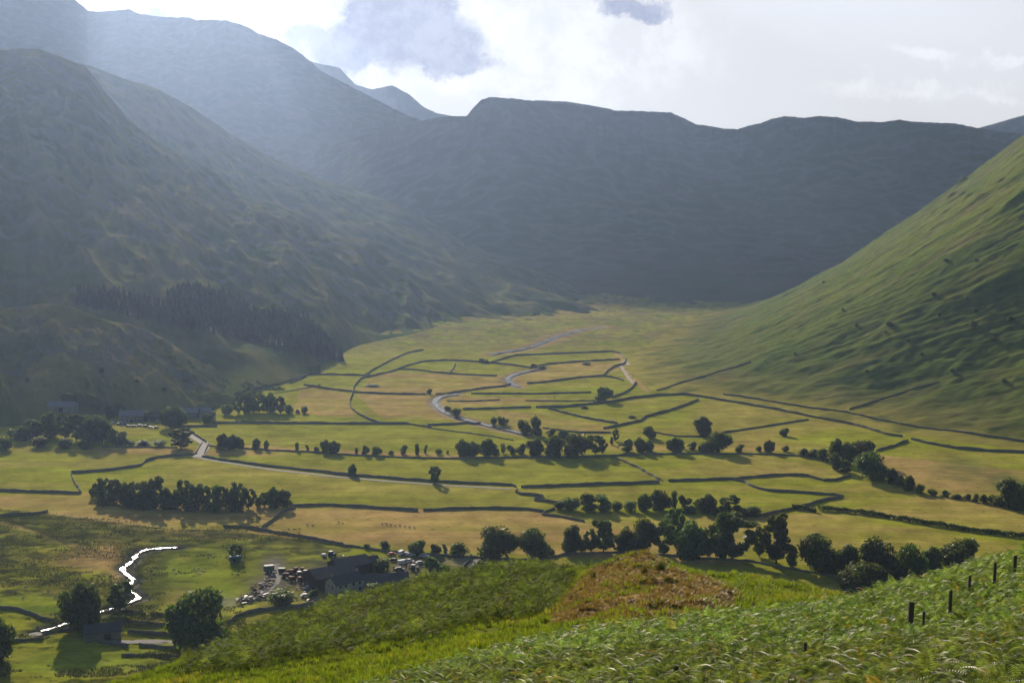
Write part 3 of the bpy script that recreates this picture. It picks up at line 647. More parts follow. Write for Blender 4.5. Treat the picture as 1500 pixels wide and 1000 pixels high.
# ================================================================== field walls, hedges and fences
def stone_mat(name='dry_stone', a=(.13, .125, .11), b_=(.24, .23, .20)):
    m, nt, b = newmat(name, .95); co = N(nt, 'ShaderNodeTexCoord').outputs['Object']
    vo = N(nt, 'ShaderNodeTexVoronoi'); vo.inputs['Scale'].default_value = 2.8; L(nt, mapping(nt, co, (1, 1, 2.2)), vo.inputs['Vector'])
    sc_ = N(nt, 'ShaderNodeSeparateColor'); L(nt, vo.outputs['Color'], sc_.inputs[0])
    c = mix(nt, sc_.outputs[0], a, b_); f = noise(nt, co, .9, 4)
    c = mix(nt, ramp(nt, f, .5, .75), c, (.10, .12, .05)); L(nt, c, b.inputs['Base Color'])
    bp = N(nt, 'ShaderNodeBump'); bp.inputs['Strength'].default_value = .8; bp.inputs['Distance'].default_value = .1; L(nt, vo.outputs['Distance'], bp.inputs['Height']); L(nt, bp.outputs[0], b.inputs['Normal'])
    return m
M_stone = stone_mat()
def resample(pts, step):
    pts = [np.array(p, float) for p in pts]; out = [pts[0]]
    for a, b in zip(pts[:-1], pts[1:]):
        n = max(1, int(np.linalg.norm(b-a)/step)); out += [a+(b-a)*i/n for i in range(1, n+1)]
    return np.array(out)
def drape(pxpts, step=2.0, wob=.35):
    w = np.array([hit(*p) for p in pxpts]); q = resample(w, step)
    q[1:-1, 0] += wob*perlin(q[1:-1, 0]/7, q[1:-1, 1]/7, 5)*2; q[1:-1, 1] += wob*perlin(q[1:-1, 0]/6, q[1:-1, 1]/6, 6)*2
    for i in range(len(q)): q[i, 2] = ground(q[i, 0], q[i, 1], q[i, 2])
    return q
def wall_mesh(q, H=1.6, wb=.62, wt=.36, jag=.30, mat=None, name='wall'):
    n = len(q); d = np.gradient(q[:, :2], axis=0); d /= np.linalg.norm(d, axis=1)[:, None]+1e-9; nn = np.stack([-d[:, 1], d[:, 0]], 1)
    rs = np.random.RandomState(n); V = []
    h = H*(1+.22*perlin(q[:, 0]/9, q[:, 1]/9, 3)*1.3)+jag*(rs.rand(n)-.5)
    for s, hh in ((-wb/2, -.6), (-wb/2*.96, .25), (-wt/2, .93), (-wt*.3, 1), (wt*.3, 1), (wt/2, .93), (wb/2*.96, .25), (wb/2, -.6)):
        z = q[:, 2]+(h*hh if hh > 0 else hh)
        jx = 1+.12*(rs.rand(n)-.5)
        V.append(np.column_stack([q[:, :2]+nn*s*jx[:, None], z+(.05*rs.rand(n) if hh == 1 else 0)]))
    V = np.stack(V, 1); k = V.shape[1]; V = V.reshape(-1, 3)
    i = np.arange(n*k).reshape(n, k); F = np.stack([i[:-1, :-1], i[1:, :-1], i[1:, 1:], i[:-1, 1:]], -1).reshape(-1, 4)
    caps = []
    for e in (i[0], i[-1]): caps += [(e[0], e[1], e[6], e[7]), (e[1], e[2], e[5], e[6]), (e[2], e[3], e[4], e[5])]
    return mesh_np(name, V, np.concatenate([F, np.array(caps)]), mat or M_stone, smooth=False)
WALLS = [
 ('dark drystone wall on the bank at far left, under the rushy rise', [(-40,716),(0,719),(60,721),(118,723)], 1.8),
 ('short drystone wall dropping down the left end of the crooked wall', [(104,693),(108,706),(119,722)], 1.6),
 ('crooked drystone wall climbing from the left corner to the bridge', [(104,693),(150,690),(195,684),(207,682),(212,677),(230,670),(285,666)], 1.9),
 ('long straight drystone wall along the lane, left half of the meadows', [(296,669),(330,675),(400,684),(500,695),(560,700),(640,706),(700,709),(750,711),(756,714)], 1.8),
 ('drystone wall in the middle of the meadows, from the kink to the gateway', [(763,714),(850,711),(900,709),(966,707)], 1.9),
 ('drystone wall right of the gateway, running to the tree clump', [(979,705),(1071,702),(1151,696),(1180,697),(1206,704),(1222,704),(1247,698)], 1.8),
 ('diagonal drystone wall from the hedgerow down to the gateway', [(893,668),(910,675),(935,686),(970,705)], 1.7),
 ('curving drystone wall branching off to the pointed field corner', [(1073,703),(1090,706),(1102,713),(1122,719),(1160,721),(1222,725),(1236,728)], 1.7),
 ('drystone wall closing the pointed field corner on the right', [(1234,729),(1210,732),(1185,740),(1163,745),(1130,753),(1112,757)], 1.8),
 ('short kinked drystone wall in the centre of the meadows, upper step', [(757,716),(755,721),(762,724),(795,727),(795,730)], 1.8),
 ('short kinked drystone wall in the centre of the meadows, lower step', [(793,730),(783,731),(783,733),(800,735),(832,738)], 1.8),
 ('drystone wall right of the shelter belt, left of a narrow gap', [(424,742),(480,740),(560,745),(612,748)], 1.8),
 ('drystone wall across the centre, right of a narrow gap', [(620,748),(700,745),(770,746),(797,750)], 1.8),
 ('low tumbled wall trailing off toward the thicket', [(812,745),(798,750),(795,754),(815,756),(840,761),(856,764)], 1.3),
 ('short steep drystone wall below the end of the shelter belt', [(432,744),(412,752),(400,762),(384,773)], 1.8),
 ('drystone wall slanting down to the farm from the left meadow', [(327,772),(360,773),(420,783),(460,790),(503,798)], 1.7),
 ('low wall above the farmyard under the round bushes', [(503,799),(560,807),(620,812),(690,817),(730,818)], 1.2),
 ('low wall running beneath the big belt of trees', [(730,819),(790,820),(830,812),(900,809),(980,814),(1060,820),(1100,822),(1160,834),(1230,846)], 1.1),
 ('roadside drystone wall under the long hedgerow, left part', [(303,653),(340,656),(400,660),(450,662),(520,667),(600,671),(660,672)], 1.3),
 ('roadside drystone wall under the long hedgerow, middle part', [(660,672),(720,671),(800,670),(880,669),(935,666)], 1.5),
 ('roadside drystone wall under the long hedgerow, right part', [(935,666),(1000,665),(1100,665),(1170,668),(1220,674)], 1.2),
 ('long level drystone wall right of the hamlet', [(312,620),(380,620),(500,621),(597,621)], 1.9),
 ('broken drystone wall ending near the beck', [(597,621),(615,624),(632,626)], 1.5),
 ('short drystone wall left of the beck footbridge', [(626,623),(660,622),(704,620)], 1.9),
 ('faint low wall crossing the pale meadow below the beck', [(627,627),(650,630),(690,635),(720,639),(752,645)], .8),
 ('drystone wall below the hamlet yard', [(262,625),(290,625),(318,625)], 1.9),
 ('drystone wall along the lane above the bridge', [(277,632),(290,640),(302,648)], 1.8),
 ('drystone wall under the wood left of the hamlet', [(150,655),(200,655),(260,656)], 1.0),
 ('level drystone wall joining the S-curved wall from the left', [(445,564),(480,570),(517,574)], 1.9),
 ('level drystone wall between the S-curved wall and the beck', [(519,575),(560,577),(625,578)], 1.9),
 ('drystone wall along the far bank of the beck bend', [(638,578),(680,573),(715,568),(739,566),(748,562)], 1.8),
 ('S-curved drystone wall winding down the upper meadows', [(542,548),(528,556),(519,566),(517,575),(512,588),(513,597),(525,607),(545,617),(560,621)], 2.2),
 ('drystone wall along the foot of the shaded fell', [(425,562),(440,554),(452,549),(490,549),(534,550)], 2.0),
 ('drystone wall climbing away up the left valley side', [(534,550),(550,540),(575,527),(595,518),(620,513)], 2.0),
 ('drystone wall sweeping from the S-curve across to the beck alders', [(537,553),(575,544),(600,535),(620,530),(650,528),(680,529),(720,532),(750,535),(776,539)], 2.0),
 ('low inner wall crossing the uppermost left meadow', [(583,541),(610,542),(640,546),(680,549),(728,551)], 1.7),
 ('short cross wall in the uppermost left meadow', [(667,533),(664,540),(657,548)], 1.5),
 ('drystone wall at the fell foot above the grove', [(450,550),(436,553),(410,562),(383,567),(343,577)], 1.4),
 ('far loop of drystone wall round the last green field', [(720,531),(740,525),(755,521),(800,519),(850,517),(895,515),(909,518),(917,527)], 2.1),
 ('drystone wall between the two last green fields', [(776,539),(800,534),(822,532),(860,529),(908,527)], 2.0),
 ('short drystone wall at the corner of the last green field', [(917,528),(914,533),(900,537),(891,543),(884,550)], 2.1),
 ('drystone wall from the beck island to the track corner', [(772,562),(800,560),(830,556),(850,553),(884,551)], 2.0),
 ('crooked drystone wall beside the stony track bend', [(884,551),(900,554),(914,558)], 2.0),
 ('drystone wall running down beside the pale track', [(932,560),(925,569),(915,576),(896,583)], 2.0),
 ('thin level wall above the single round tree', [(690,577),(740,577),(800,577),(866,575)], 1.6),
 ('low thin wall to the left of the single round tree', [(770,587),(820,588),(872,587)], 1.2),
 ('short low wall in the dry field by the beck', [(655,588),(690,588),(732,586)], 1.2),
 ('level drystone wall right of the beck, left of a gap', [(678,600),(720,599),(778,597)], 2.0),
 ('level drystone wall running right to the fell foot, right of a gap', [(785,597),(820,597),(860,593),(895,589),(930,583),(960,580),(1000,578)], 2.3),
 ('bowed drystone wall descending to the field point', [(803,599),(830,606),(860,613),(905,621)], 1.9),
 ('rising drystone wall from the field point to the fell wall', [(884,628),(910,623),(938,617),(945,611),(980,602),(1000,595),(1023,586)], 2.1),
 ('drystone wall behind the hedgerow trees by the beck', [(795,627),(815,630),(850,634),(895,634)], 1.5),
 ('long fell wall curving along the foot of the right slope', [(1000,578),(1025,581),(1060,587),(1120,597),(1180,609),(1250,622),(1300,637),(1322,640)], 2.2),
 ('far right part of the fell wall, beyond the gateway', [(1335,644),(1360,650),(1400,657),(1450,661),(1540,664)], 2.2),
 ('upper intake wall across the tawny slope on the right', [(1060,578),(1110,585),(1150,592),(1200,599),(1240,604),(1290,616),(1350,627),(1400,632),(1460,641),(1540,650)], 1.6),
 ('drystone wall climbing the right fell into the bracken', [(1244,600),(1290,585),(1330,572),(1375,560)], 1.4),
 ('dark slanting strip up the right fell, added for the shade of a gully', [(962,572),(1000,560),(1033,551),(1070,540),(1100,530)], 1.5),  # added strip of wall mesh standing in for gully shade
 ('short wall linking the pasture to the fell gateway', [(1284,661),(1305,655),(1330,646)], 1.9),
 ('field wall slanting through the pasture behind the small thorn tree', [(1058,634),(1107,627),(1150,620),(1184,615)], 1.4),
 ('thin wall across the pasture behind the bulky tree', [(960,634),(990,639),(1030,640)], 1.3),
 ('drystone wall on the high bank at the left edge', [(-20,756),(20,755),(45,753),(70,750)], 1.8),
 ('drystone wall curving in from the left edge by the stream', [(-20,890),(20,892),(45,899),(62,908),(85,911)], 1.6),
 ('drystone wall from the barn to the lane corner', [(62,928),(90,925),(118,921)], 1.6),
 ('lower drystone wall along the lane at far left', [(5,942),(30,939),(64,936)], 1.4),
 ('drystone wall right of the barn, nearest its gable', [(173,912),(200,915),(250,917)], 1.8),
 ('drystone wall above the lane between barn and sycamore', [(187,926),(215,928),(258,931)], 1.8),
 ('lower lane wall, left of the gate gap', [(144,941),(165,944),(188,948)], 1.7),
 ('lower lane wall, right of the gate gap', [(204,946),(230,949),(264,953)], 1.7),
 ('drystone wall at the stream edge behind the barn paddock', [(184,896),(200,898),(213,901)], 1.7),
 ('drystone wall between the paddock gap and the sycamore', [(221,902),(240,902),(256,902)], 1.7),
 ('drystone wall below the lane under the sycamore', [(178,961),(215,960),(267,963)], 1.2),
 ('farmyard wall in front of the scrap heaps', [(333,913),(345,905),(364,898),(400,893),(433,890),(484,882)], 1.8),
 ('lane wall curving beside the garden willow', [(691,814),(687,822),(682,829),(675,837)], 1.7),
 ('short low wall on the slope above the lane', [(655,848),(675,845),(700,841)], 1.0),
]
for lab, pts, H in WALLS:
    q = drape(pts, 1.6 if hit(*pts[0])[1] < 800 else 2.5)
    o = link('drystone_wall', wall_mesh(q, H*.78, name='drystone_wall')); tag(o, lab, 'stone wall', 'drystone walls of the valley')
# a clipped hedge runs to the right edge
def hedge(pts, H, W_, lab):
    q = drape(pts, 1.0, .5); n = len(q); rs = np.random.RandomState(5); k = 70; V = []; C = []
    m = n*k; idx = np.repeat(np.arange(n), k)
    p = q[idx]+np.column_stack([(rs.rand(m)-.5)*1.2, (rs.rand(m)-.5)*W_, rs.rand(m)**.7*H*(.85+.3*perlin(idx/3., idx*0, 2))])
    u = rs.normal(size=(m, 3)); u /= np.linalg.norm(u, axis=1)[:, None]; v = np.cross(u, rs.normal(size=(m, 3))); v /= np.linalg.norm(v, axis=1)[:, None]
    s = .36*(.6+.7*rs.rand(m))[:, None]
    V = np.stack([p-u*s, p-v*s, p+u*s, p+v*s], 1).reshape(-1, 3); C = np.repeat((.7+.6*rs.rand(m))[:, None]*np.ones(3), 4, 0)
    o = link('hedge', mesh_np('hedge', V, np.arange(4*m).reshape(m, 4), M_leaf, C, smooth=False)); tag(o, lab, 'hedge')
hedge([(1200,747),(1230,749),(1276,754),(1350,767),(1420,778),(1500,788),(1560,797)], 2.6, 1.8, 'long dark clipped hedge between the two right-hand hay meadows')
hedge([(1162,745),(1180,747),(1194,750)], 2.4, 1.8, 'short stub of hedge left of the gap in the long hedge')
# post and wire fences
M_wood, _nt, _bb = newmat('weathered_wood', .9); _co = N(_nt, 'ShaderNodeTexCoord').outputs['Object']
L(_nt, mix(_nt, noise(_nt, mapping(_nt, _co, (1, 1, .12)), 40, 4), (.07, .055, .045), (.17, .145, .12)), _bb.inputs['Base Color'])
M_wire, _nt, _bb = newmat('galvanised_wire', .4, .5); _bb.inputs['Base Color'].default_value = (.10, .10, .10, 1)
def post_mesh(r, H, seed=0, sink=.7):
    pr = random.Random(seed); V, F = tube([(0, 0, -sink), (0, 0, 0), (.01*pr.random(), .01, H*.5), (.02*pr.random(), 0, H-.02), (.02*pr.random(), 0, H)], [r, r*1.02, r*.97, r*.96, r*.8], 9)
    n = len(V); F = [tuple(f) for f in F]; V.append(Vector((0, 0, H+.005))); top = n-9
    F += [(top+k, top+(k+1) % 9, n, n) for k in range(9)]
    me = bpy.data.meshes.new('post'); me.from_pydata([tuple(v) for v in V], [], [f[:3] if f[2] == f[3] else f for f in F]); me.materials.append(M_wood); return me
def foot_of(px, py, r, H):
    """ground point whose post of height H just reaches this point of the photograph"""
    a, b = ray(px, py); best = None
    for D in np.arange(16, 75, .25):
        e = abs(CH+b*D-H-ground(a*D, D))
        if best is None or e < best[0]-1e-3: best = (e, D)
    D = best[1]; return np.array((a*D, D, ground(a*D, D)))
def fence(pxs_, lab, r=.06, H=1.1, wires=(.35, .65, .95), lean=3, wr=.004, buried=False):
    pts = [foot_of(*p) for p in pxs_] if buried else [hit(*p[:2]) for p in pxs_]; root = bpy.data.objects.new('wire_fence', None); COL.objects.link(root); root.location = pts[0]; tag(root, lab, 'fence')
    for i, p in enumerate(pts):
        rr = pxs_[i][2] if len(pxs_[i]) > 2 else r; HH = pxs_[i][3] if len(pxs_[i]) > 3 else H
        o = link('post', post_mesh(rr, HH, i), root, Vector(p)-root.location); o.rotation_euler = (R(rnd.uniform(-lean, lean)), R(rnd.uniform(-lean, lean)), 0)
    for h in wires:
        v, f = tube([tuple(np.array(p)-np.array(root.location)+np.array((0, 0, h))) for p in pts], [wr]*len(pts), 4); link('wire', mesh_np('wire', v, f, M_wire), root)
fence([(922,992,.04,.8),(988,973,.045,.85),(1045,967,.05,.8),(1180,940,.04,.95),(1313,900,.055,1.2),(1334,881,.085,1.3),(1353,893,.04,1.1),(1374,876,.06,1.1),(1393,863,.055,1.25),(1419,841,.05,1.15),(1457,824,.055,1.2),(1472,818,.06,1.25),(1487,812,.065,1.25),(1530,798,.06,1.2)],
      'old fence of grey posts and wire half buried in the near bracken', buried=True)
fence([(72+ (i*11.2), 752+i*1.45-(i*.02)**2) for i in range(18)], 'thin post fence between the rushy ground and the left hay meadow', .09, 1.3, (.5, .9, 1.2), 4, .008)
fence([(240+i*12, 905-.2*i+45+.5*i) for i in range(2)]+[(264,950)], 'short wooden fence beside the lane by the sycamore', .08, 1.1, (.5, 1.0), 2, .03)
# ================================================================== bracken, grass and rushes
def frond(npin, L_=1.0, arch=.45, seed=0, wid=.30):
    """one arching fern frond: stalk, then paired leaflets drooping off the midrib"""
    rs = np.random.RandomState(seed); V = []; F = []; C = []
    def mid(t): return np.array((t*L_, 0, L_*(1.15*t-1.0*arch*2.0*t*t)))
    rib = [mid(t) for t in np.linspace(0, 1, 5)]
    for i in range(4):
        a, b = rib[i], rib[i+1]; k = len(V); w = .008*(1-i/5)
        V += [a+(0, w, 0), a-(0, w, 0), b-(0, w*.7, 0), b+(0, w*.7, 0)]; F.append((k, k+1, k+2, k+3)); C += [(.8, .8, .5)]*4
    for i in range(npin):
        t = .28+.70*i/(npin-1); m = mid(t); d = mid(min(1, t+.02))-mid(t-.02); d /= np.linalg.norm(d)
        ln = wid*L_*(1-((t-.28)/.74)**1.3)*(.85+.3*rs.rand())+.02; w = .5*.72/npin*L_*(.9)
        for s in (-1, 1):
            tip = m+np.array((.35*ln, s*ln, -.30*ln-.05*rs.rand()*ln)); k = len(V)
            side = d*w
            q = m+(tip-m)*.55
            V += [m-side*.6, q-side*1.0+(0, 0, .02), tip, q+side*.8+(0, 0, .01)]; F.append((k, k+1, k+2, k+3)); g = .85+.35*rs.rand(); C += [(g, g, g)]*4
    return np.array(V, float), np.array(F), np.array(C)
def scatter(name, tmpl, pos, rz, tilt, scl, cols, mat, label=None, cat=None, roll=None):
    """many copies of small templates joined in one object"""
    Vs = []; Fs = []; Cs = []; off = 0; rs = np.random.RandomState(3)
    which = rs.randint(0, len(tmpl), len(pos))
    for k, (V, F, C) in enumerate(tmpl):
        s = which == k; n = s.sum()
        if not n: continue
        c, sn = np.cos(rz[s]), np.sin(rz[s]); ct, st = np.cos(tilt[s]), np.sin(tilt[s])
        X = V[None, :, 0]*scl[s][:, None]; Y_ = V[None, :, 1]*scl[s][:, None]; Z_ = V[None, :, 2]*scl[s][:, None]
        if roll is not None:
            cr, sr = np.cos(roll[s])[:, None], np.sin(roll[s])[:, None]; Y_, Z_ = Y_*cr-Z_*sr, Y_*sr+Z_*cr
        X2 = X*ct[:, None]+Z_*st[:, None]; Z2 = -X*st[:, None]+Z_*ct[:, None]
        P_ = np.stack([X2*c[:, None]-Y_*sn[:, None]+pos[s][:, 0:1], X2*sn[:, None]+Y_*c[:, None]+pos[s][:, 1:2], Z2+pos[s][:, 2:3]], -1)
        Vs.append(P_.reshape(-1, 3).astype(np.float32)); Fs.append((F[None]+(np.arange(n)*len(V))[:, None, None]+off).reshape(-1, F.shape[1]))
        Cs.append((C[None]*cols[s][:, None, :]).reshape(-1, 3)); off += n*len(V)
    o = link(name, mesh_np(name, np.concatenate(Vs), np.concatenate(Fs), mat, np.concatenate(Cs), smooth=False))
    tag(o, label, cat, None, 'stuff'); return o
# heights of the hillside on a lookup grid
Xh, HDh, HZh, PXh, PYh, kl, brak, mid = HILL
def hill_z(px, D):
    """height of the hillside at photograph column px and depth D"""
    j = np.clip(np.searchsorted(hpx, px), 1, len(hpx)-1); w = (px-hpx[j-1])/(hpx[j]-hpx[j-1]); out = np.zeros(len(px))
    col = np.arange(len(px))
    for jj, ww in ((j-1, 1-w), (j, w)):
        DD_ = HDh[:, jj]                                    # (rows, n)
        i = np.clip((DD_ < D[None]).sum(0), 1, DD_.shape[0]-1)
        d0, d1 = DD_[i-1, col], DD_[i, col]; t = np.clip((D-d0)/(d1-d0+1e-9), 0, 1)
        out += ww*(HZh[i-1, jj]*(1-t)+HZh[i, jj]*t)
    return out
def sample(n, d0, d1, p0, p1, seed, power=1.0):
    rs = np.random.RandomState(seed); u = rs.rand(n)
    D = np.sqrt(d0*d0+(d1*d1-d0*d0)*u); px = p0+(p1-p0)*rs.rand(n)
    return px, D, rs
def flag(arr, px, D):
    j = np.clip(np.searchsorted(hpx, px), 0, len(hpx)-1); i = np.clip((HDh[:, j] < D[None]).sum(0), 0, HDh.shape[0]-1); return arr[i, j]
def to_py(D, z): r = (z-CH)/D; return 500-FP*(r*cp+sp)/(cp-r*sp)
# near bracken
TF = [frond(15, 1, .42+.05*i, i, .27+.03*(i % 3)) for i in range(6)]
TS = [frond(7, 1, .45, 20+i, .32) for i in range(4)]
NEARLINE = np.array([(-300,1400),(300,1200),(420,1040),(500,992),(640,958),(800,920),(900,903),(1000,891),(1100,884),(1240,868),(1300,848),(1400,823),(1500,796),(1800,700)], float)
def near_bracken(n, d0, d1, tm, seed, sc0, per=5):
    px, D, rs = sample(n, d0, d1, 300, 2150, seed)
    dmax = np.interp(px, hpx, dN)+12
    x = D*(px-750)/FP
    dens = fbm(x/4.5, D/4.5, 3, 130)
    py = to_py(D, hill_z(px, D)+.9)
    keep = (D < dmax) & (dens > -.34) & ((px > 560+140*dens) | (rs.rand(n) < .25)) & (py < 1500) & (px+(D-20)*0 > 430)
    hole = np.exp(-(((px-1080)/50)**2+((py-945)/18)**2)) > .5
    keep &= ~hole; px, D, x = px[keep], D[keep], x[keep]; m = len(px)
    z = hill_z(px, D)
    hgt = .50+.35*fbm(x/2.5, D/2.5, 3, 131)+.12*rs.rand(m)
    i = np.repeat(np.arange(m), per); k = len(i)
    pos = np.column_stack([x[i]+.12*rs.randn(k), D[i]+.12*rs.randn(k), z[i]+hgt[i]*(.35+.65*rs.rand(k))-.05])
    rz = rs.rand(k)*6.28; tilt = .35*rs.randn(k)-.05; s = sc0*(.5+.35*rs.rand(k)); cols = (.55+.75*rs.rand(k))[:, None]*np.column_stack([.85+.35*rs.rand(k), np.ones(k), .9+.3*rs.rand(k)])
    dry = rs.rand(k) < .03; cols[dry] *= (1.7, .9, .8)
    return pos, rz, tilt, s, cols, .4*rs.randn(k)
a = near_bracken(20500, 10, 36, TF, 201, .62, 5); b_ = near_bracken(27000, 36, 74, TF, 202, .7, 4)
o = scatter('bracken', TF, a[0], a[1], a[2], a[3], a[4], M_fern, 'dense green bracken fronds covering the nearest slope at lower right', 'bracken', a[5])
o = scatter('bracken', [frond(10, 1, .42+.05*i, 40+i, .30) for i in range(4)], b_[0], b_[1], b_[2], b_[3], b_[4], M_fern, 'bracken on the brow of the near slope, fronds finer with distance', 'bracken', b_[5])
# bracken on the slope running down to the farm
px, D, rs = sample(60000, 66, 200, 150, 1120, 203); x = D*(px-750)/FP
B_ = flag(brak, px, D); z = hill_z(px, D); dm = np.interp(px, hpx, dM)
dn = fbm(x/5, D/5, 3, 133)
hc_ = fbm(x/4.2, D/4.2, 3, 146)
keep = (B_ & (dn+.5*hc_ > -.30) & (hc_ > -.22) | ((~B_) & (dn > .42) & (D > 90) & (px < 900))) & (D < dm+10)
px, D, x, z = px[keep], D[keep], x[keep], z[keep]; m = len(px)
pos = np.column_stack([x, D, z+.1+1.0*np.clip(.45+1.4*hc_[keep], .05, 1.2)*(.4+.6*rs.rand(m))])
cols = ((.55+.7*rs.rand(m))*np.clip(.75+1.7*hc_[keep], .3, 1.5))[:, None]*np.column_stack([.85+.4*rs.rand(m), .92*np.ones(m), np.ones(m)])  # low clumps darkened, tall ones lightened: shade between clumps put into colour
scatter('bracken', TS, pos, rs.rand(m)*6.28, .45*rs.randn(m), .75+.5*rs.rand(m), cols, M_fern2, 'darker bracken clothing the slope above the farm, left of the brown knoll', 'bracken', .5*rs.randn(m))
# grass tussocks over the rest of the hillside
def tuft(n, h, spread, seed):
    rs = np.random.RandomState(seed); V = []; F = []; C = []
    for i in range(n):
        a = rs.rand()*6.28; r = spread*rs.rand(); bx, by = r*.4*math.cos(a), r*.4*math.sin(a); tx, ty = r*1.6*math.cos(a), r*1.6*math.sin(a); w = .03+.02*rs.rand(); hh = h*(.6+.5*rs.rand())
        px_, py_ = -math.sin(a)*w, math.cos(a)*w; k = len(V)
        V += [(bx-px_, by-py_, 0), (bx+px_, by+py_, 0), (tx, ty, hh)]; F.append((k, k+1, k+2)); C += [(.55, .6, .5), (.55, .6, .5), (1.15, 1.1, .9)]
    return np.array(V, float), np.array(F), np.array(C)
TT = [tuft(13, .42, .30, i) for i in range(5)]
px, D, rs = sample(52000, 50, 190, 40, 1330, 204); x = D*(px-750)/FP; z = hill_z(px, D); dm = np.interp(px, hpx, dM)
K_ = flag(kl, px, D); B_ = flag(brak, px, D); g = fbm(x/3.2, D/3.2, 3, 135); gk = fbm(x/5, D/5, 3, 117)
keep = (D < dm+12) & (~B_ | (rs.rand(len(px)) < .25)) & (~K_ | (gk > .12)) & (g > -.25)
px, D, x, z, g = px[keep], D[keep], x[keep], z[keep], g[keep]; m = len(px)
pale = fbm(x/8, D/8, 3, 136)
cols = (.6+.6*rs.rand(m))[:, None]*np.where((pale > .25)[:, None], (1.3, 1.02, .9), (1.0, .97, .6))
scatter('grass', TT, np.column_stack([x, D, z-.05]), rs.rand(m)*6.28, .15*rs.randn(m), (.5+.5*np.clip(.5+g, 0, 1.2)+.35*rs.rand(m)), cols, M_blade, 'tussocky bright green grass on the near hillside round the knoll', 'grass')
# dark rush clumps on the top and side of the knoll
M_dry = leaf_mat('dry_bracken', (.42, .31, .14), (.30, .20, .09), .2)
px, D, rs = sample(5000, 66, 170, 780, 1120, 206); x = D*(px-750)/FP; z = hill_z(px, D); K_ = flag(kl, px, D); gk = fbm(x/5, D/5, 3, 117)
keep = K_ & (gk < .2) & (fbm(x/2.6, D/2.6, 3, 138) > -.05); px, D, x, z = px[keep], D[keep], x[keep], z[keep]; m = len(px)
scatter('dead_bracken', TS, np.column_stack([x, D, z+.02+.08*rs.rand(m)]), rs.rand(m)*6.28, .5+.35*rs.randn(m), .35+.3*rs.rand(m), (.6+.8*rs.rand(m))[:, None]*np.ones(3), M_dry, 'rusty dead bracken lying on the brown knoll', 'dead bracken', .6*rs.randn(m))
px, D, rs = sample(26000, 66, 170, 780, 1120, 207); x = D*(px-750)/FP; z = hill_z(px, D); K_ = flag(kl, px, D)
keep = K_ & (fbm(x/1.8, D/1.8, 3, 139) > -.2); px, D, x, z = px[keep], D[keep], x[keep], z[keep]; m = len(px)
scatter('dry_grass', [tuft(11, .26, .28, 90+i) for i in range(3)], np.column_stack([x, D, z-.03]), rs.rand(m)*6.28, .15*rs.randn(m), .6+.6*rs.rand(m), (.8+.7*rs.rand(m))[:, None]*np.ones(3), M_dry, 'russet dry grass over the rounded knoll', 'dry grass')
for px, py, w, n_, lab in [(968,832,26,260,'dark rush clump on the crown of the brown knoll, the right one'), (945,838,18,200,'dark rush clump on the crown of the brown knoll, the left one'), (870,843,16,140,'dark tussock on the left shoulder of the brown knoll')]:
    p = hit(px, py+4, True); rs = np.random.RandomState(px); W_ = w*p[1]/FP; V, F, C = tuft(n_, 1.0, 1, px); V[:, :2] *= W_*.42; V[:, 2] *= .9
    o = link('rush_clump', mesh_np('rush_clump', V, F, M_rush, C, smooth=False), None, (p[0], p[1], p[2]-.1)); tag(o, lab, 'rush clump')
# rushes on the wet ground by the stream
n = 70000; rs = np.random.RandomState(205); py = 745+(1000-745)*rs.rand(n)**.8; px = -40+560*rs.rand(n)
Dd = (0-CH)/((-sp*FP+cp*(500-py))/(cp*FP+sp*(500-py))); x = Dd*(px-750)/(cp*FP+sp*(500-py)); y = Dd
g = fbm(x/30, y/14, 4, 31)+.5*fbm(x/9, y/6, 3, 33)
lush = np.exp(-(((px-60)/90)**2+((py-885)/16)**2))+np.exp(-(((px-300)/75)**2+((py-855)/45)**2))+np.exp(-(((px-130)/130)**2+((py-955)/30)**2))
keep = (g-.6*lush > -.06) & ~((px > 360) & (py > 800)) & ~((px > 440)) & (dist_line(px, py, [(330,772),(250,775),(70,752)]) > 3) & ((py > 752+.09*np.clip(px, 0, 260)))
x, y = x[keep], y[keep]; m = len(x)
jx = np.searchsorted(-GM[1][:, 0], -y); jx = np.clip(jx, 0, GM[0].shape[0]-1)
zz = np.array([GM[2][r, np.clip(np.searchsorted(GM[0][r], xx), 0, GM[0].shape[1]-1)] for r, xx in zip(jx, x)])
scatter('rushes', [tuft(9, 1.0, .9, 60+i) for i in range(3)], np.column_stack([x, y, zz-.05]), rs.rand(m)*6.28, .1*rs.randn(m), .6+.5*rs.rand(m), (.7+.6*rs.rand(m))[:, None]*np.ones(3), M_rush, 'dark rushes and rough grass over the wet ground by the stream', 'rushes')
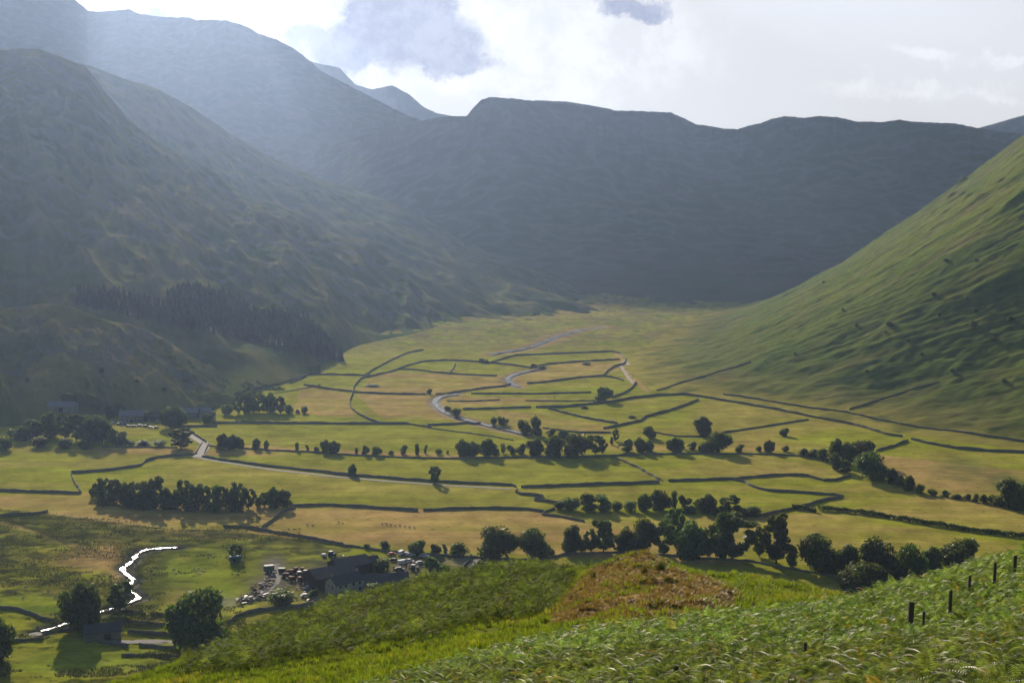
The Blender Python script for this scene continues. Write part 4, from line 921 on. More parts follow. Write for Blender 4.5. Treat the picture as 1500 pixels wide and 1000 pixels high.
# ================================================================== water, lanes, buildings, vehicles
def ribbon(name, pxpts, w, dz, mat, step=3, wob=0, wvar=0, smooth=3):
    q = resample(np.array([hit(*p) for p in pxpts]), step)
    for _ in range(smooth): q[1:-1] = .25*q[:-2]+.5*q[1:-1]+.25*q[2:]
    if wob: q[:, 0] += wob*perlin(q[:, 0]/9, q[:, 1]/9, 8)
    d = np.gradient(q[:, :2], axis=0); d /= np.linalg.norm(d, axis=1)[:, None]+1e-9; n = np.stack([-d[:, 1], d[:, 0]], 1)
    ww = w*np.clip(1+wvar*1.5*perlin(q[:, 0]/4, q[:, 1]/4, 4), .2, 1.8); z = np.array([ground(x, y) for x, y in q[:, :2]])
    z = np.convolve(np.pad(z, 2, mode='edge'), np.ones(5)/5, 'valid')+dz
    V = np.stack([np.column_stack([q[:, :2]-n*ww[:, None]/2, z]), np.column_stack([q[:, :2], z+.02]), np.column_stack([q[:, :2]+n*ww[:, None]/2, z])], 1); m = len(q)
    i = np.arange(m*3).reshape(m, 3); F = np.stack([i[:-1, :-1], i[1:, :-1], i[1:, 1:], i[:-1, 1:]], -1).reshape(-1, 4)
    o = link(name, mesh_np(name, V.reshape(-1, 3), F, mat)); o['kind'] = 'structure'; return o
def water(rough, lo=.50):
    m, nt, b = newmat('beck_water', rough, 1.0); b.inputs['Base Color'].default_value = (.06, .07, .06, 1); b.inputs['IOR'].default_value = 1.5
    co = N(nt, 'ShaderNodeTexCoord').outputs['Object']; f = noise(nt, co, 1.6, 5, .75)
    fo = ramp(nt, noise(nt, co, .5, 5, .7), .55, .66); L(nt, mix(nt, fo, (.06, .07, .06), (.7, .7, .68)), b.inputs['Base Color'])
    bp = N(nt, 'ShaderNodeBump'); bp.inputs['Strength'].default_value = .5; bp.inputs['Distance'].default_value = .25; L(nt, f, bp.inputs['Height']); L(nt, bp.outputs[0], b.inputs['Normal'])
    df = N(nt, 'ShaderNodeBsdfDiffuse'); df.inputs['Color'].default_value = (.10, .095, .08, 1); ms = N(nt, 'ShaderNodeMixShader')      # shingle breaking the surface
    L(nt, ramp(nt, noise(nt, co, .55, 4, .7), lo, lo+.06), ms.inputs[0]); L(nt, b.outputs[0], ms.inputs[1]); L(nt, df.outputs[0], ms.inputs[2]); L(nt, ms.outputs[0], nt.nodes['Material Output'].inputs['Surface']); return m
M_water = water(.16)
M_beck = water(.22, .60)
ribbon('beck', BECK, 6, .35, M_beck, wvar=.6); ribbon('beck', RIVER2, 5, .4, M_beck, wvar=.5); ribbon('beck', RIVER3, 4.5, .4, M_beck, wvar=.6)
ribbon('stream', STREAM, 1.7, .38, M_water, 2, .8, .95)
def stones_along(pts, n, wid, seed, label):
    q = resample(np.array([hit(*p) for p in pts]), 1.0); rs = np.random.RandomState(seed); parts = []
    for i in range(n):
        c = q[rs.randint(len(q))]; x, y = c[0]+rs.randn()*wid, c[1]+rs.randn()*wid; r = .15+.45*rs.rand()**2; z = ground(x, y)
        m = 6; V = [(x+r*(.7+.5*rs.rand())*math.cos(k), y+r*(.7+.5*rs.rand())*math.sin(k), z-.2) for k in np.arange(m)*6.283/m]+[(x+r*.6*math.cos(k), y+r*.6*math.sin(k), z+r*(.5+.4*rs.rand())) for k in np.arange(m)*6.283/m]+[(x, y, z+r*.9)]
        parts.append((V, [(k, (k+1) % m, m+(k+1) % m, m+k) for k in range(m)]+[(m+k, m+(k+1) % m, 2*m, 2*m) for k in range(m)]))
    v, f = joinvf(parts); me = bpy.data.meshes.new('stream_stones'); me.from_pydata(v, [], [q_[:3] if q_[2] == q_[3] else q_ for q_ in f]); me.materials.append(M_stone)
    tag(link('stream_stones', me), label, 'stones', None, 'stuff')
stones_along(STREAM, 900, 1.6, 1, 'stones and boulders in and beside the near stream'); stones_along(BECK, 500, 4, 2, 'stones in the braided beck up the valley')
def plain(name, c1, c2, s=1.0, rough=.9, spec=.2, stretch=(1, 1, 1)):
    m, nt, b = newmat(name, rough, spec); co = N(nt, 'ShaderNodeTexCoord').outputs['Object']
    L(nt, mix(nt, ramp(nt, noise(nt, mapping(nt, co, stretch), s, 5, .65), .3, .7), c1, c2), b.inputs['Base Color']); return m
M_road = plain('worn_lane', (.22, .205, .18), (.15, .145, .13), .4); M_yard = plain('farm_yard', (.13, .12, .10), (.09, .085, .07), .4)
M_track = plain('stony_track', (.34, .28, .21), (.26, .20, .14), .4)
ribbon('lane', [(262,630),(280,637),(292,645),(301,650)], 6, .15, M_road); ribbon('lane', [(301,650),(298,658),(292,666),(290,670)], 7, .25, M_road); ribbon('lane', [(290,670),(310,674),(400,688),(480,697),(560,704),(640,710),(750,716)], 3.2, .13, M_road)
ribbon('lane', [(-60,945),(0,937),(30,933),(62,928)], 5, .15, M_road, wob=.5); ribbon('lane', [(150,941),(190,939),(225,939),(262,942)], 4.5, .13, M_road, wob=.5)
ribbon('track', [(928,562),(920,552),(912,540),(908,533),(917,528),(921,535)], 4, .12, M_track, wob=1, wvar=.5)
ribbon('track', [(385,868),(398,850),(403,838),(399,826)], 7, .12, M_yard, wvar=.3); ribbon('track', [(655,852),(672,843),(686,833),(690,823),(705,818)], 3.5, .12, M_road)
M_slate = plain('slate_roof', (.055, .055, .06), (.10, .10, .105), 1.5, .7, .35, (1, 1, 3)); M_tin = plain('old_tin_roof', (.07, .065, .06), (.12, .10, .085), .6, .6, .4)
M_white = plain('whitewash', (.42, .41, .39), (.33, .32, .30), .8); M_rubble = stone_mat('rubble_stone', (.16, .15, .135), (.28, .265, .24)); M_glass = plain('dark_glass', (.02, .025, .03), (.03, .035, .04), 1, .1, .8)
M_dark = plain('dark_boards', (.045, .04, .035), (.08, .07, .06), 2, .9, .2, (6, 6, .4)); M_frame = plain('painted_frame', (.6, .6, .58), (.5, .5, .48), 3)
def boxm(name, a, b, mat, bev=0):
    (x0, y0, z0), (x1, y1, z1) = a, b
    v = [(x, y, z) for x in (x0, x1) for y in (y0, y1) for z in (z0, z1)]; f = [(0,1,3,2),(4,6,7,5),(0,4,5,1),(2,3,7,6),(0,2,6,4),(1,5,7,3)]
    return v, f
def boxes(name, lst, mat, parent=None, loc=None):
    v, f = joinvf([boxm('', a, b, None) for a, b in lst]); return link(name, mesh_np(name, v, f, mat, smooth=False), parent, loc)
def gable(px, py, Ln, W, H, rh, rot, wmat, rmat, label, cat='house', name='stone_house', wins=(), doors=(), chim=0, sink=.6, ov=.35):
    p = hit(px, py); e = bpy.data.objects.new(name, None); COL.objects.link(e); e.location = p; e.rotation_euler[2] = R(rot); tag(e, label, cat)
    a, b = Ln/2, W/2
    v = [(-a,-b,-sink),(a,-b,-sink),(a,b,-sink),(-a,b,-sink),(-a,-b,H),(a,-b,H),(a,b,H),(-a,b,H),(-a,0,H+rh),(a,0,H+rh)]
    me = bpy.data.meshes.new('wall'); me.from_pydata(v, [], [(0,1,5,4),(2,3,7,6),(1,2,6,9,5),(3,0,4,8,7),(4,5,9,8),(6,7,8,9)]); me.materials.append(wmat); link('wall', me, e)
    t = .18; s = rh/b; o_ = ov
    def slab(sg):
        y0, z0 = sg*(b+o_), H-s*o_; return [(-a-o_,y0,z0+.02),(a+o_,y0,z0+.02),(a+o_,0,H+rh+.02),(-a-o_,0,H+rh+.02),(-a-o_,y0,z0+t+.02),(a+o_,y0,z0+t+.02),(a+o_,0,H+rh+t+.02),(-a-o_,0,H+rh+t+.02)]
    f = [(0,1,2,3),(4,7,6,5),(0,4,5,1),(2,6,7,3),(1,5,6,2),(0,3,7,4)]
    vv, ff = joinvf([(slab(1), f), (slab(-1), f)]); rf = link('roof', mesh_np('roof', vv, ff, rmat, smooth=False), e)
    for c in range(chim):
        cx_ = (-a+.7) if c == 0 else (a-.7); boxes('chimney', [((cx_-.45,-.4,H+rh-.9),(cx_+.45,.4,H+rh+1.1)),((cx_-.2,-.2,H+rh+1.1),(cx_+.2,.2,H+rh+1.4))], M_rubble, rf)
    for (u, z, w, h, side) in wins:      # side: 'f' front (-y), 'l' left gable (-x)
        if side == 'f': fr = ((u-w/2-.1,-b-.06,z-.1),(u+w/2+.1,-b+.01,z+h+.1)); gl_ = ((u-w/2,-b-.09,z),(u+w/2,-b-.05,z+h))
        elif side == 'l': fr = ((-a-.06,u-w/2-.1,z-.1),(-a+.01,u+w/2+.1,z+h+.1)); gl_ = ((-a-.09,u-w/2,z),(-a-.05,u+w/2,z+h))
        wo = boxes('window', [fr], M_frame, e); boxes('pane', [gl_], M_glass, wo)
    for (u, w, h, side) in doors:
        if side == 'f': d = ((u-w/2,-b-.06,-.1),(u+w/2,-b+.01,h))
        elif side == 'r': d = ((a-.01,u-w/2,-.1),(a+.06,u+w/2,h))
        else: d = ((-a-.06,u-w/2,-.1),(-a+.01,u+w/2,h))
        boxes('door', [d], M_dark, e)
    return e
gable(505,867,14,7.5,4.8,2.6,44,M_white,M_slate,'whitewashed farmhouse with a dark slate roof and two rows of windows',wins=[(u,z,1.0,1.2,'f') for u in (-5,-2.2,1.6,4.8) for z in (.9,3.2)]+[(-1.4,3.0,.9,1.1,'l'),(1.4,3.0,.9,1.1,'l')],doors=[(-.3,1.0,2.0,'f')],chim=2,name='farmhouse')
gable(484,854,19,12.5,4.4,2.8,36,M_dark,M_tin,'largest dark farm barn with a broad tin roof behind the white farmhouse','barn','farm_barn',doors=[(0,4.5,3.8,'l')])
gable(512,838,15,11,4.2,2.6,36,M_dark,M_tin,'second dark barn, adjoining the right rear of the largest barn','barn','farm_barn',doors=[(0,4,3.4,'l')])
gable(538,833,9,7,3.4,2.0,30,M_rubble,M_slate,'small stone outbuilding behind the barns beside the round bush','outbuilding','farm_outbuilding',doors=[(0,1.4,2,'f')])
gable(563,858,19,8.5,3.0,2.2,14,M_rubble,M_slate,'long low stone barn with a slate roof to the right of the farmhouse','barn','farm_barn',doors=[(-4,2.2,2.3,'f'),(4,2.0,2.2,'f')],wins=[(0,1.0,1,1,'f')])
gable(150,934,12.5,6.5,3.0,2.4,22,M_rubble,M_slate,'old stone field barn with a slate roof by the lane at lower left','barn','stone_barn',doors=[(1.5,2.4,2.4,'f')],wins=[(0,1.4,.6,.8,'l')])
M_pslate = plain('pale_slate', (.16, .17, .19), (.24, .25, .27), 1.2, .5, .5, (1, 1, 3))
gable(194,617,17,8,5,3,4,M_rubble,M_pslate,'long stone house with a pale slate roof, leftmost in the hamlet',wins=[(u,z,1,1.2,'f') for u in (-6,-3,3,6) for z in (1,3.2)],doors=[(0,1.1,2,'f')],chim=2)
gable(232,616,12,7,4,2.6,0,M_dark,M_tin,'low dark shed between the hamlet trees','shed','farm_shed',doors=[(0,3,3,'f')])
gable(277,612,15,8,4.5,3,-6,M_rubble,M_pslate,'stone house with a bright slate roof just right of the round hamlet tree',wins=[(u,z,1,1.2,'f') for u in (-5,-2,2,5) for z in (1,3)],doors=[(0,1.1,2,'f')],chim=2)
gable(297,611,12,8,4.5,2.8,12,M_rubble,M_pslate,'second slate-roofed house at the right side of the hamlet',wins=[(u,1.5,1,1.2,'f') for u in (-3,3)],doors=[(0,1.1,2,'f')],chim=1)
gable(309,617,6,5,4.6,2.0,0,M_white,M_slate,'small whitewashed gabled cottage at the right end of the hamlet',wins=[(1.2,2.8,.8,1,'f')],doors=[(-.6,1,2,'f')])
gable(92,602,20,8,4,3,-3,M_rubble,M_pslate,'long farm building half hidden in the wood left of the hamlet','barn','farm_barn',doors=[(0,3,3,'f')])
# bridge parapets where the lane meets the meadows
for pts, lab in (([(287,664),(292,655),(296,649)], 'left parapet of the small lane bridge'), ([(299,665),(303,656),(306,650)], 'right parapet of the small lane bridge')):
    tag(link('bridge_parapet', wall_mesh(drape(pts, 1.2, 0), 1.1, .5, .4, .04, M_rubble, 'bridge_parapet')), lab, 'bridge parapet')
# vehicles
def lathe_wheel(r, w, n=14):
    V = []; F = []
    prof = [(-w/2, .0), (-w/2, r*.55), (-w/2, r*.9), (-w/2*.7, r), (w/2*.7, r), (w/2, r*.9), (w/2, r*.55), (w/2, .0)]
    for (y, rr) in prof:
        for k in range(n): V.append((rr*math.cos(6.2832*k/n), y, rr*math.sin(6.2832*k/n)))
    for i in range(len(prof)-1):
        for k in range(n): F.append((i*n+k, i*n+(k+1) % n, (i+1)*n+(k+1) % n, (i+1)*n+k))
    return V, F
M_tyre = plain('tyre_rubber', (.02, .02, .02), (.035, .033, .03), 3)
PAINT = {}
def paint(nm, c, rough=.3):
    if nm not in PAINT: PAINT[nm] = plain('paint_'+nm, c, tuple(x*.85 for x in c), 2, max(rough, .65), .15)
    return PAINT[nm]
def extrude(profile, y0, y1, inset=0):
    n = len(profile); cz = sum(p[1] for p in profile)/n
    V = [(x, y0, z) for x, z in profile]+[(x, y1, z) for x, z in profile]
    F = [(i, (i+1) % n, n+(i+1) % n, n+i) for i in range(n)]
    return V, F, [tuple(range(n))[::-1], tuple(range(n, 2*n))]
def ngon_mesh(name, V, F, mat):
    me = bpy.data.meshes.new(name); me.from_pydata([tuple(v) for v in V], [], [tuple(f) for f in F]); me.materials.append(mat); return me
WM = {}
def wheel(parent, x, y, r, w, name='wheel'):
    key = (r, w)
    if key not in WM: WM[key] = mesh_np('wheel', *lathe_wheel(r, w), M_tyre)
    return link(name, WM[key], parent, (x, y, r))
CARM = {}
def car(px, py, rot, col, label, van=False, group='parked cars'):
    p = hit(px, py); e = bpy.data.objects.new('parked_van' if van else 'parked_car', None); COL.objects.link(e); e.location = p+np.array((0, 0, .05)); e.rotation_euler[2] = R(rot); tag(e, label, 'van' if van else 'car', group)
    if van: body = [(-2.4,.35),(2.35,.35),(2.45,.9),(1.75,1.15),(1.25,2.0),(-2.35,2.05),(-2.45,1.0)]; win = [(1.15,1.2),(1.68,1.2),(1.22,1.9),(.5,1.9),(.5,1.2)]
    else: body = [(-2.05,.35),(2.05,.35),(2.12,.75),(1.05,.92),(.45,1.42),(-1.2,1.46),(-1.85,.98),(-2.12,.9)]; win = [(-1.6,.98),(.95,.95),(.42,1.36),(-1.15,1.40)]
    k = (van, col)
    if k not in CARM:
        V, F, caps = extrude(body, -.85, .85); V2, F2, c2 = extrude(win, -.87, .87)
        CARM[k] = (ngon_mesh('body', V, F+caps, paint(*COLS[col])), ngon_mesh('windows', V2, F2+c2, M_glass))
    link('body', CARM[k][0], e); link('windows', CARM[k][1], e)
    for x in (-1.3, 1.3):
        for y in (-.78, .78): wheel(e, x, y, .34, .22)
    return e
COLS = {'white': ('white', (.75, .75, .75)), 'silver': ('silver', (.45, .47, .5)), 'dark blue': ('dark_blue', (.03, .05, .12)), 'red': ('red', (.30, .04, .03)), 'black': ('black', (.02, .02, .02)), 'grey': ('grey', (.15, .16, .17))}
hc = [(166,620,'white'),(175,622,'grey'),(181,621,'silver'),(189,625,'dark blue'),(197,625,'black'),(205,624,'silver'),(213,625,'dark blue'),(221,627,'white'),(229,627,'black'),(233,619,'silver'),(241,621,'grey'),(268,619,'silver'),(260,621,'black')]
for i, (x_, y_, c_) in enumerate(hc): car(x_, y_, rnd.choice((0, 8, 85, 95, -12)), c_, '%s car, %s from the left of those parked at the hamlet' % (c_, ORD[i]), i in (2, 9), 'cars parked at the hamlet')
fc = [(588,812,'white',1),(596,813,'silver',0),(602,814,'white',0),(608,813,'dark blue',0),(590,826,'white',1),(600,823,'silver',0),(586,835,'grey',0),(578,822,'black',0),(616,826,'silver',0),(622,816,'white',0),(630,821,'grey',0),(574,813,'red',0)]
for i, (x_, y_, c_, v_) in enumerate(sorted(fc)): car(x_, y_, rnd.uniform(-60, 90), c_, '%s %s, %s from the left in the yard right of the farm' % (c_, 'van' if v_ else 'car', ORD[i]), bool(v_), 'vehicles in the yard right of the farm')
for i, (x_, y_, c_, v_) in enumerate([(452,842,'grey',1),(447,852,'dark blue',0),(452,862,'silver',0),(448,874,'white',0)]): car(x_, y_, rnd.uniform(-40, 60), c_, '%s %s %s in the farmyard left of the barn' % (c_, 'van' if v_ else 'car', ['nearest the barn corner','beside the rusty machines','in front of the gable','by the low bush'][i]), bool(v_), 'vehicles left of the barn')
def trailer(px, py, rot, Ln, W, H, mat, label, name='box_trailer', cat='trailer', slat=False):
    p = hit(px, py); e = bpy.data.objects.new(name, None); COL.objects.link(e); e.location = p; e.rotation_euler[2] = R(rot); tag(e, label, cat)
    a, b = Ln/2, W/2
    V, F, caps = extrude([(-a,.75),(a,.75),(a,.75+H*.92),(a*.9,.75+H),(-a*.9,.75+H),(-a,.75+H*.92)], -b, b); link('body', ngon_mesh('body', V, F+caps, mat), e)
    boxes('chassis', [((-a,-b*.6,.5),(a+1.2,-b*.4,.74)),((-a,b*.4,.5),(a+1.2,b*.6,.74))], M_dark, e)
    boxes('door', [((-a-.05,-b*.8,.9),(-a+.01,b*.8,.75+H*.85))], M_dark, e)
    for x in (-a*.35, a*.35):
        for y in (-b-.05, b+.05): wheel(e, x, y, .45, .25)
trailer(345,824,15,5,2.4,2.3,paint('faded_blue',(.10,.18,.24),.6),'faded blue box trailer parked under the ragged tree')
trailer(394,838,20,4.2,2.4,2.4,paint('grey_blue',(.14,.2,.22),.6),'grey blue box trailer at the edge of the farmyard')
trailer(413,838,5,3,2,1.2,paint('dull_green',(.08,.11,.08),.6),'low dull green cart beside the grey trailer')
def tractor(px, py, rot, col, label):
    p = hit(px, py); e = bpy.data.objects.new('tractor', None); COL.objects.link(e); e.location = p; e.rotation_euler[2] = R(rot); tag(e, label, 'tractor', 'tractors round the farm')
    V, F, c = extrude([(-.6,.7),(2.0,.7),(2.1,1.0),(1.95,1.45),(.3,1.55),(-.6,1.4)], -.4, .4); link('bonnet', ngon_mesh('bonnet', V, F+c, paint(*col)), e)
    V, F, c = extrude([(-1.2,1.3),(.35,1.3),(.2,2.5),(-1.1,2.5)], -.7, .7); link('cab', ngon_mesh('cab', V, F+c, M_glass), e)
    boxes('cab_roof', [((-1.3,-.8,2.51),(.35,.8,2.68))], paint('white', (.75,.75,.75)), e)
    for y in (-.85, .85): wheel(e, -.7, y, .8, .45); wheel(e, 1.5, y, .5, .3)
tractor(486,815,40,('tractor_blue',(.06,.16,.30),.4),'blue tractor with a white cab roof in the grass behind the barns')
tractor(438,845,120,('tractor_red',(.35,.06,.03),.4),'red tractor among the rusty machines left of the barn')
tractor(607,835,20,('tractor_grey',(.2,.2,.2),.4),'grey tractor at the edge of the yard right of the farm')
car(487,814+0,70,'silver','silver car out in the grass behind the barns, near the blue tractor') if False else car(474,815,110,'silver','silver car alone in the grass behind the barns')
M_rust = plain('rusty_iron', (.16, .06, .03), (.09, .04, .025), 1.5, .8); M_galv = plain('galvanised_sheet', (.25, .25, .25), (.16, .16, .16), 1, .6, .3)
def machine(px, py, rot, label, s=1.0):
    p = hit(px, py); e = bpy.data.objects.new('farm_machine', None); COL.objects.link(e); e.location = p; e.rotation_euler[2] = R(rot); e.scale = (s, s, s); tag(e, label, 'farm machine', 'old machines left of the barn')
    boxes('frame', [((-1.8,-.9,.6),(1.8,-.78,.8)),((-1.8,.78,.6),(1.8,.9,.8)),((-1.8,-.78,.62),(-1.6,.78,.78)),((.9,-.78,.62),(1.1,.78,.78)),((1.8,-.1,.55),(3.2,.1,.75))], M_rust, e)
    V, F = lathe_wheel(.75, 1.5, 12); d = link('drum', mesh_np('drum', V, F, M_rust), e, (-.4, 0, 1.25))
    V, F, c = extrude([(.2,.85),(1.2,.85),(1.4,1.9),(0,1.9)], -.6, .6); link('hopper', ngon_mesh('hopper', V, F+c, M_rust), e)
    for y in (-1.05, 1.05): wheel(e, -.5, y, .55, .22)
for i, (x_, y_, w_) in enumerate([(418,846,'front left'),(425,841,'rear left'),(432,838,'behind the red tractor'),(443,838,'nearest the barn wall'),(440,852,'front right'),(428,851,'in the middle of the row')]): machine(x_, y_, 30*i, 'rusty old farm machine in the yard, the one '+w_, 1.1)
# heaps of scrap, slabs and boards
def heap(px0, py0, px1, py1, n, label, name, mats, cat, s0=.3, s1=1.5, seed=0, hgt=1.2):
    rs = np.random.RandomState(seed); parts = []; mi = []
    for i in range(n):
        t = rs.rand(); p = hit(px0+(px1-px0)*t+rs.randn()*5, py0+(py1-py0)*t+rs.randn()*3); l, w, h = rs.uniform(s0, s1), rs.uniform(.15, s1*.5), rs.uniform(.08, .3); a = rs.rand()*3.14; ti = rs.randn()*.3; z = rs.rand()**1.5*hgt
        v, f = boxm('', (-l, -w, 0), (l, w, h), None); V = []
        for x, y, zz in v:
            x2 = x*math.cos(ti)-zz*math.sin(ti); z2 = x*math.sin(ti)+zz*math.cos(ti)
            V.append((p[0]+x2*math.cos(a)-y*math.sin(a), p[1]+x2*math.sin(a)+y*math.cos(a), p[2]+z2+z))
        parts.append((V, f)); mi += [rs.randint(len(mats))]*6
    v, f = joinvf(parts); o = link(name, mesh_np(name, v, f, mats, mi=mi, smooth=False)); tag(o, label, cat, None, 'stuff')
M_slab = plain('pale_slabs', (.22, .205, .185), (.13, .12, .10), 1); M_board = plain('old_boards', (.18, .13, .09), (.28, .22, .16), 1)
heap(350,880,395,872,150,'heap of pale slabs and timber at the left edge of the farmyard','slab_heap',[M_slab,M_board,M_dark,M_galv],'slab heap',.3,1.3,1)
heap(372,868,395,850,70,'scrap and branches strewn along the yard edge','scrap_heap',[M_dark,M_rust,M_board],'scrap heap',.3,1.4,2)
heap(440,862,462,858,60,'clutter of barrels, boards and parts before the barn','scrap_heap',[M_slab,M_rust,M_galv,M_dark],'scrap heap',.2,.8,3,1.5)
heap(575,835,640,822,160,'scattered junk and rubble in the yard right of the farm','scrap_heap',[M_dark,M_slab,M_rust,M_board],'scrap heap',.2,1.0,4,.8)
heap(500,822,545,818,50,'sheets and rubble lying behind the barns','scrap_heap',[M_slab,M_galv,M_dark],'scrap heap',.3,1.3,5,.6)
heap(440,886,470,880,30,'pale slabs laid on top of the farmyard wall','slab_heap',[M_slab,M_galv],'slab heap',.3,1.0,6,1.0)
heap(290,835,300,838,10,'small pile of stones in the grass left of the farm','stone_pile',[M_slab],'stone pile',.3,.8,7,.4)
# sheep: small, standing, heads down
M_wool = plain('fleece', (.42, .39, .33), (.30, .28, .24), 4); 
def sheep_mesh():
    def ball(c, r, n=8, m=6):
        V = []; F = []
        for i in range(m+1):
            th = math.pi*i/m
            for k in range(n): V.append((c[0]+r[0]*math.sin(th)*math.cos(6.2832*k/n), c[1]+r[1]*math.sin(th)*math.sin(6.2832*k/n), c[2]+r[2]*math.cos(th)))
        for i in range(m):
            for k in range(n): F.append((i*n+k, (i+1)*n+k, (i+1)*n+(k+1) % n, i*n+(k+1) % n))
        return V, F
    parts = [ball((0, 0, .62), (.52, .27, .28)), ball((.42, 0, .62), (.22, .17, .2)), tube([(.45, 0, .66), (.64, 0, .52), (.78, 0, .28), (.82, 0, .18)], [.13, .10, .08, .04], 7), tube([(-.5, 0, .68), (-.58, 0, .5)], [.05, .03], 5)]
    for x in (-.32, .34):
        for y in (-.14, .14): parts.append(tube([(x, y, .55), (x+.02, y, .28), (x, y, 0)], [.08, .045, .035], 6))
    for y in (-.09, .09): parts.append(tube([(.62, y, .5), (.60, y*2, .5)], [.03, .01], 4))
    v, f = joinvf(parts); return mesh_np('sheep', v, f, M_wool)
SM = sheep_mesh()
for i, (x_, y_) in enumerate([(560,768),(566,769),(572,770),(579,771),(586,771),(593,772),(600,773),(607,774),(450,770),(458,771),(496,766),(502,767),(15,867),(22,868),(38,862),(70,868),(804,581),(812,582),(255,836),(262,838),(34,877),(80,877)]):
    p = hit(x_, y_); o = link('sheep', SM, None, p, rnd.random()*6.28, 1.15)
    tag(o, 'tiny grazing sheep in the dry hay meadow above the farm' if 440 < x_ < 620 and y_ > 700 else 'tiny grazing sheep in the green pasture at the left' if x_ < 300 else 'tiny grazing sheep in the upper fields beyond the beck', 'sheep', 'sheep above the farm' if 440 < x_ < 620 and y_ > 700 else 'sheep at the left' if x_ < 300 else 'sheep beyond the beck')
for a_, b__, c__, lab in [(925,612,14,'low dark mound of scrub in the triangular green field'),(856,598,12,'small dark tuft of scrub below the level wall, right of the beck'),(860,534,16,'low gorse patch in the last green field'),(545,566,22,'flat gorse patch beside the S-curved wall')]: put_tree(a_, b__, c__, 4, B, lab)
# ================================================================== light, sky and air
SAZ, SEL = R(-15.5), R(18)
sl = bpy.data.lights.new('sun', 'SUN'); sl.energy = 5.0; sl.angle = R(.6); sl.color = (1, .86, .67)
so = bpy.data.objects.new('sun', sl); COL.objects.link(so)
sd = Vector((math.sin(SAZ)*math.cos(SEL), math.cos(SAZ)*math.cos(SEL), math.sin(SEL)))
so.rotation_euler = sd.to_track_quat('Z', 'Y').to_euler(); so.location = (0, 0, 900)
w = bpy.data.worlds.new('World'); sc.world = w; w.use_nodes = True; nt = w.node_tree
bg = nt.nodes['Background']
sky = N(nt, 'ShaderNodeTexSky', sky_type='NISHITA', sun_disc=False, sun_elevation=SEL, sun_rotation=SAZ, air_density=1.0, dust_density=1.5)
tc = N(nt, 'ShaderNodeTexCoord').outputs['Generated']
sx = N(nt, 'ShaderNodeSeparateXYZ'); L(nt, tc, sx.inputs[0])
yy = mnode(nt, 'MAXIMUM', sx.outputs[1], .05)
U = mnode(nt, 'DIVIDE', sx.outputs[0], yy); Vv = mnode(nt, 'DIVIDE', sx.outputs[2], yy)
cx = N(nt, 'ShaderNodeCombineXYZ'); L(nt, U, cx.inputs[0]); L(nt, Vv, cx.inputs[1])
uv = cx.outputs[0]
wn = N(nt, 'ShaderNodeTexNoise'); wn.inputs['Scale'].default_value = 14; wn.inputs['Detail'].default_value = 8; wn.inputs['Roughness'].default_value = .62; L(nt, uv, wn.inputs['Vector'])
ws = N(nt, 'ShaderNodeSeparateColor'); L(nt, wn.outputs['Color'], ws.inputs[0])
Uw = mnode(nt, 'MULTIPLY_ADD', mnode(nt, 'SUBTRACT', ws.outputs[0], .5), .13, U)
Vw = mnode(nt, 'MULTIPLY_ADD', mnode(nt, 'SUBTRACT', ws.outputs[1], .5), .09, Vv)
def blob(px, py, rx, ry):
    a, b = ray(px, py); u = mnode(nt, 'DIVIDE', mnode(nt, 'SUBTRACT', Uw, a), rx/FP); v = mnode(nt, 'DIVIDE', mnode(nt, 'SUBTRACT', Vw, b), ry/FP)
    r = mnode(nt, 'SQRT', mnode(nt, 'ADD', mnode(nt, 'MULTIPLY', u, u), mnode(nt, 'MULTIPLY', v, v)))
    return mnode(nt, 'SUBTRACT', 1.3, r)
def blobs(lst, lo, hi):
    f = None
    for b in lst:
        x = blob(*b); f = x if f is None else mnode(nt, 'MAXIMUM', f, x)
    return f, ramp(nt, f, lo, hi)
dk, dm = blobs([(560,60,80,60),(645,92,78,26),(505,85,50,38),(600,10,60,45),(540,20,40,40),(925,8,50,22),(230,18,60,9),(610,60,90,50)], .05, .6)
hk, hm = blobs([(560,60,170,100),(700,40,120,60),(900,60,160,70),(820,140,120,30),(200,0,120,30),(1430,140,200,16),(1420,85,120,12),(700,130,90,30)], -.1, .7)
fine = noise(nt, uv, 30, 8, .65)
base = (.90, .875, .84)
c = mix(nt, mnode(nt, 'MULTIPLY', hm, ramp(nt, fine, .35, .6)), base, (1.08, 1.06, 1.03))
dark = mix(nt, ramp(nt, fine, .35, .65), (.27, .28, .42), (.50, .50, .62))
c = mix(nt, mnode(nt, 'MULTIPLY', dm, .92), c, dark)
# bright, hazy sky round the sun; the rest of the dome is the clear evening sky
dot = N(nt, 'ShaderNodeVectorMath', operation='DOT_PRODUCT'); L(nt, tc, dot.inputs[0]); g = Vector((.02, 1, .10)).normalized(); dot.inputs[1].default_value = g
gl = ramp(nt, dot.outputs['Value'], .86, .93)
SKYK = .05
sk = mix(nt, 1.0, sky.outputs[0], (SKYK,)*3, 'MULTIPLY')
cc = mix(nt, 1.0, c, (.60,.59,.57), 'MULTIPLY')
fin = mix(nt, gl, sk, cc)
L(nt, fin, bg.inputs['Color']); bg.inputs['Strength'].default_value = 1.0
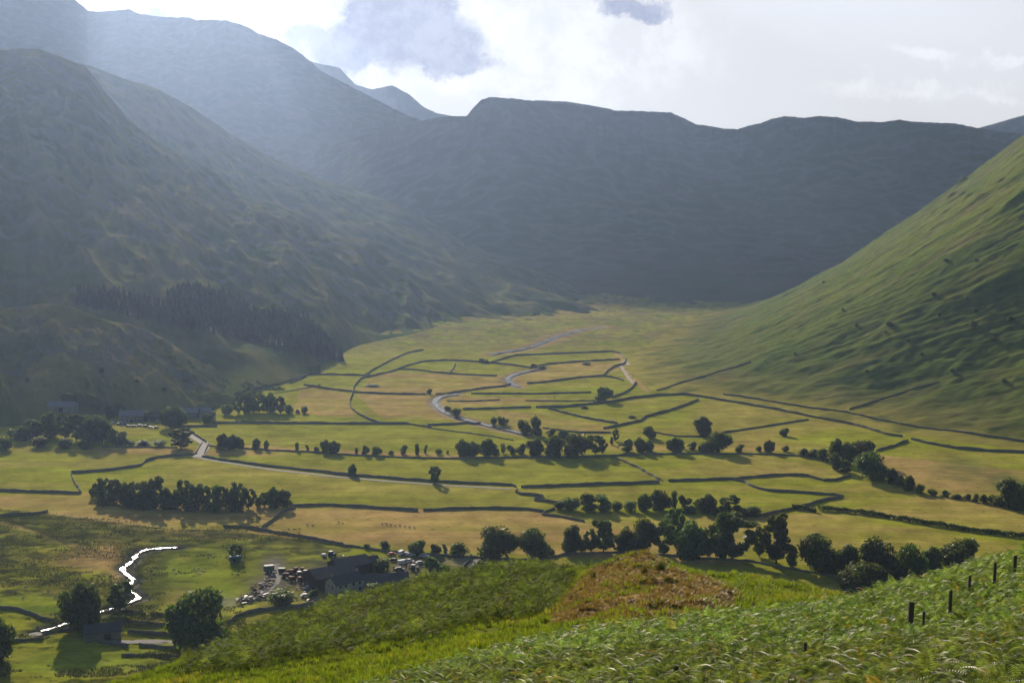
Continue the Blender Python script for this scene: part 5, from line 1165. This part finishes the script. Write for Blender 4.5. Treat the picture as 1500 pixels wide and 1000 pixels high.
# cumulus banks up the valley, above the picture: their shade lies on the head wall and cuts the sunbeams
def ball(c, r, n=24, m=14, seed=0):
    th, ph = np.meshgrid(np.linspace(0, np.pi, m), np.linspace(0, 2*np.pi, n), indexing='ij')
    x, y, z = np.sin(th)*np.cos(ph), np.sin(th)*np.sin(ph), np.cos(th); k = 1+.18*fbm(x*2+y+seed, z*2+y, 3, seed)
    return np.stack([c[0]+r*x*k, c[1]+r*y*k, c[2]+r*.6*np.where(z < 0, z*.35, z)*k], -1).reshape(-1, 3), grid_faces(m, n)
M_cl, _n, _b2 = newmat('cloud', 1, 0); _b2.inputs['Base Color'].default_value = (.85, .85, .87, 1)
def cloud(x0, x1, y0, y1, z, n, seed):
    rs = np.random.RandomState(seed); V = []; F = []; o = 0
    for i in range(n):
        v, f = ball((rs.uniform(x0, x1), rs.uniform(y0, y1), z+rs.uniform(-40, 120)), rs.uniform(170, 330), seed=i); V.append(v); F.append(f+o); o += len(v)
    link('cloud', mesh_np('cloud', np.concatenate(V), np.concatenate(F), M_cl))['kind'] = 'structure'
cloud(-1350, 300, 7250, 8600, 1600, 38, 1); cloud(-3100, -2180, 6500, 7700, 1650, 18, 2)
# the air of the valley
def haze_box(x0, x1, y0, y1, z0, z1):
    v = [(x, y, z) for x in (x0, x1) for y in (y0, y1) for z in (z0, z1)]
    f = [(0,1,3,2),(4,6,7,5),(0,4,5,1),(2,3,7,6),(0,2,6,4),(1,5,7,3)]
    m = bpy.data.materials.new('haze'); m.use_nodes = True; n = m.node_tree; n.nodes.remove(n.nodes['Principled BSDF'])
    pv = N(n, 'ShaderNodeVolumePrincipled'); pv.inputs['Color'].default_value = (.41, .57, .94, 1); pv.inputs['Density'].default_value = HAZE
    pv.inputs['Anisotropy'].default_value = .62
    L(n, pv.outputs[0], n.nodes['Material Output'].inputs['Volume'])
    o = link('haze', mesh_np('haze', v, f, m, smooth=False)); tag(o, kind='stuff'); return o
HAZE = .000047
if not globals().get('NOHAZE'): haze_box(-8100, 8100, -8100, 8100, -60, 1330)
sc.view_settings.view_transform = 'Standard'; sc.view_settings.look = 'None'; sc.view_settings.gamma = 1; sc.view_settings.use_curve_mapping = False
sc.view_settings.exposure = .58
sc.render.engine = 'CYCLES'; sc.cycles.use_denoising = True
sc.cycles.max_bounces = 5; sc.cycles.diffuse_bounces = 2; sc.cycles.transmission_bounces = 3; sc.cycles.volume_bounces = 1
sc.cycles.transparent_max_bounces = 4
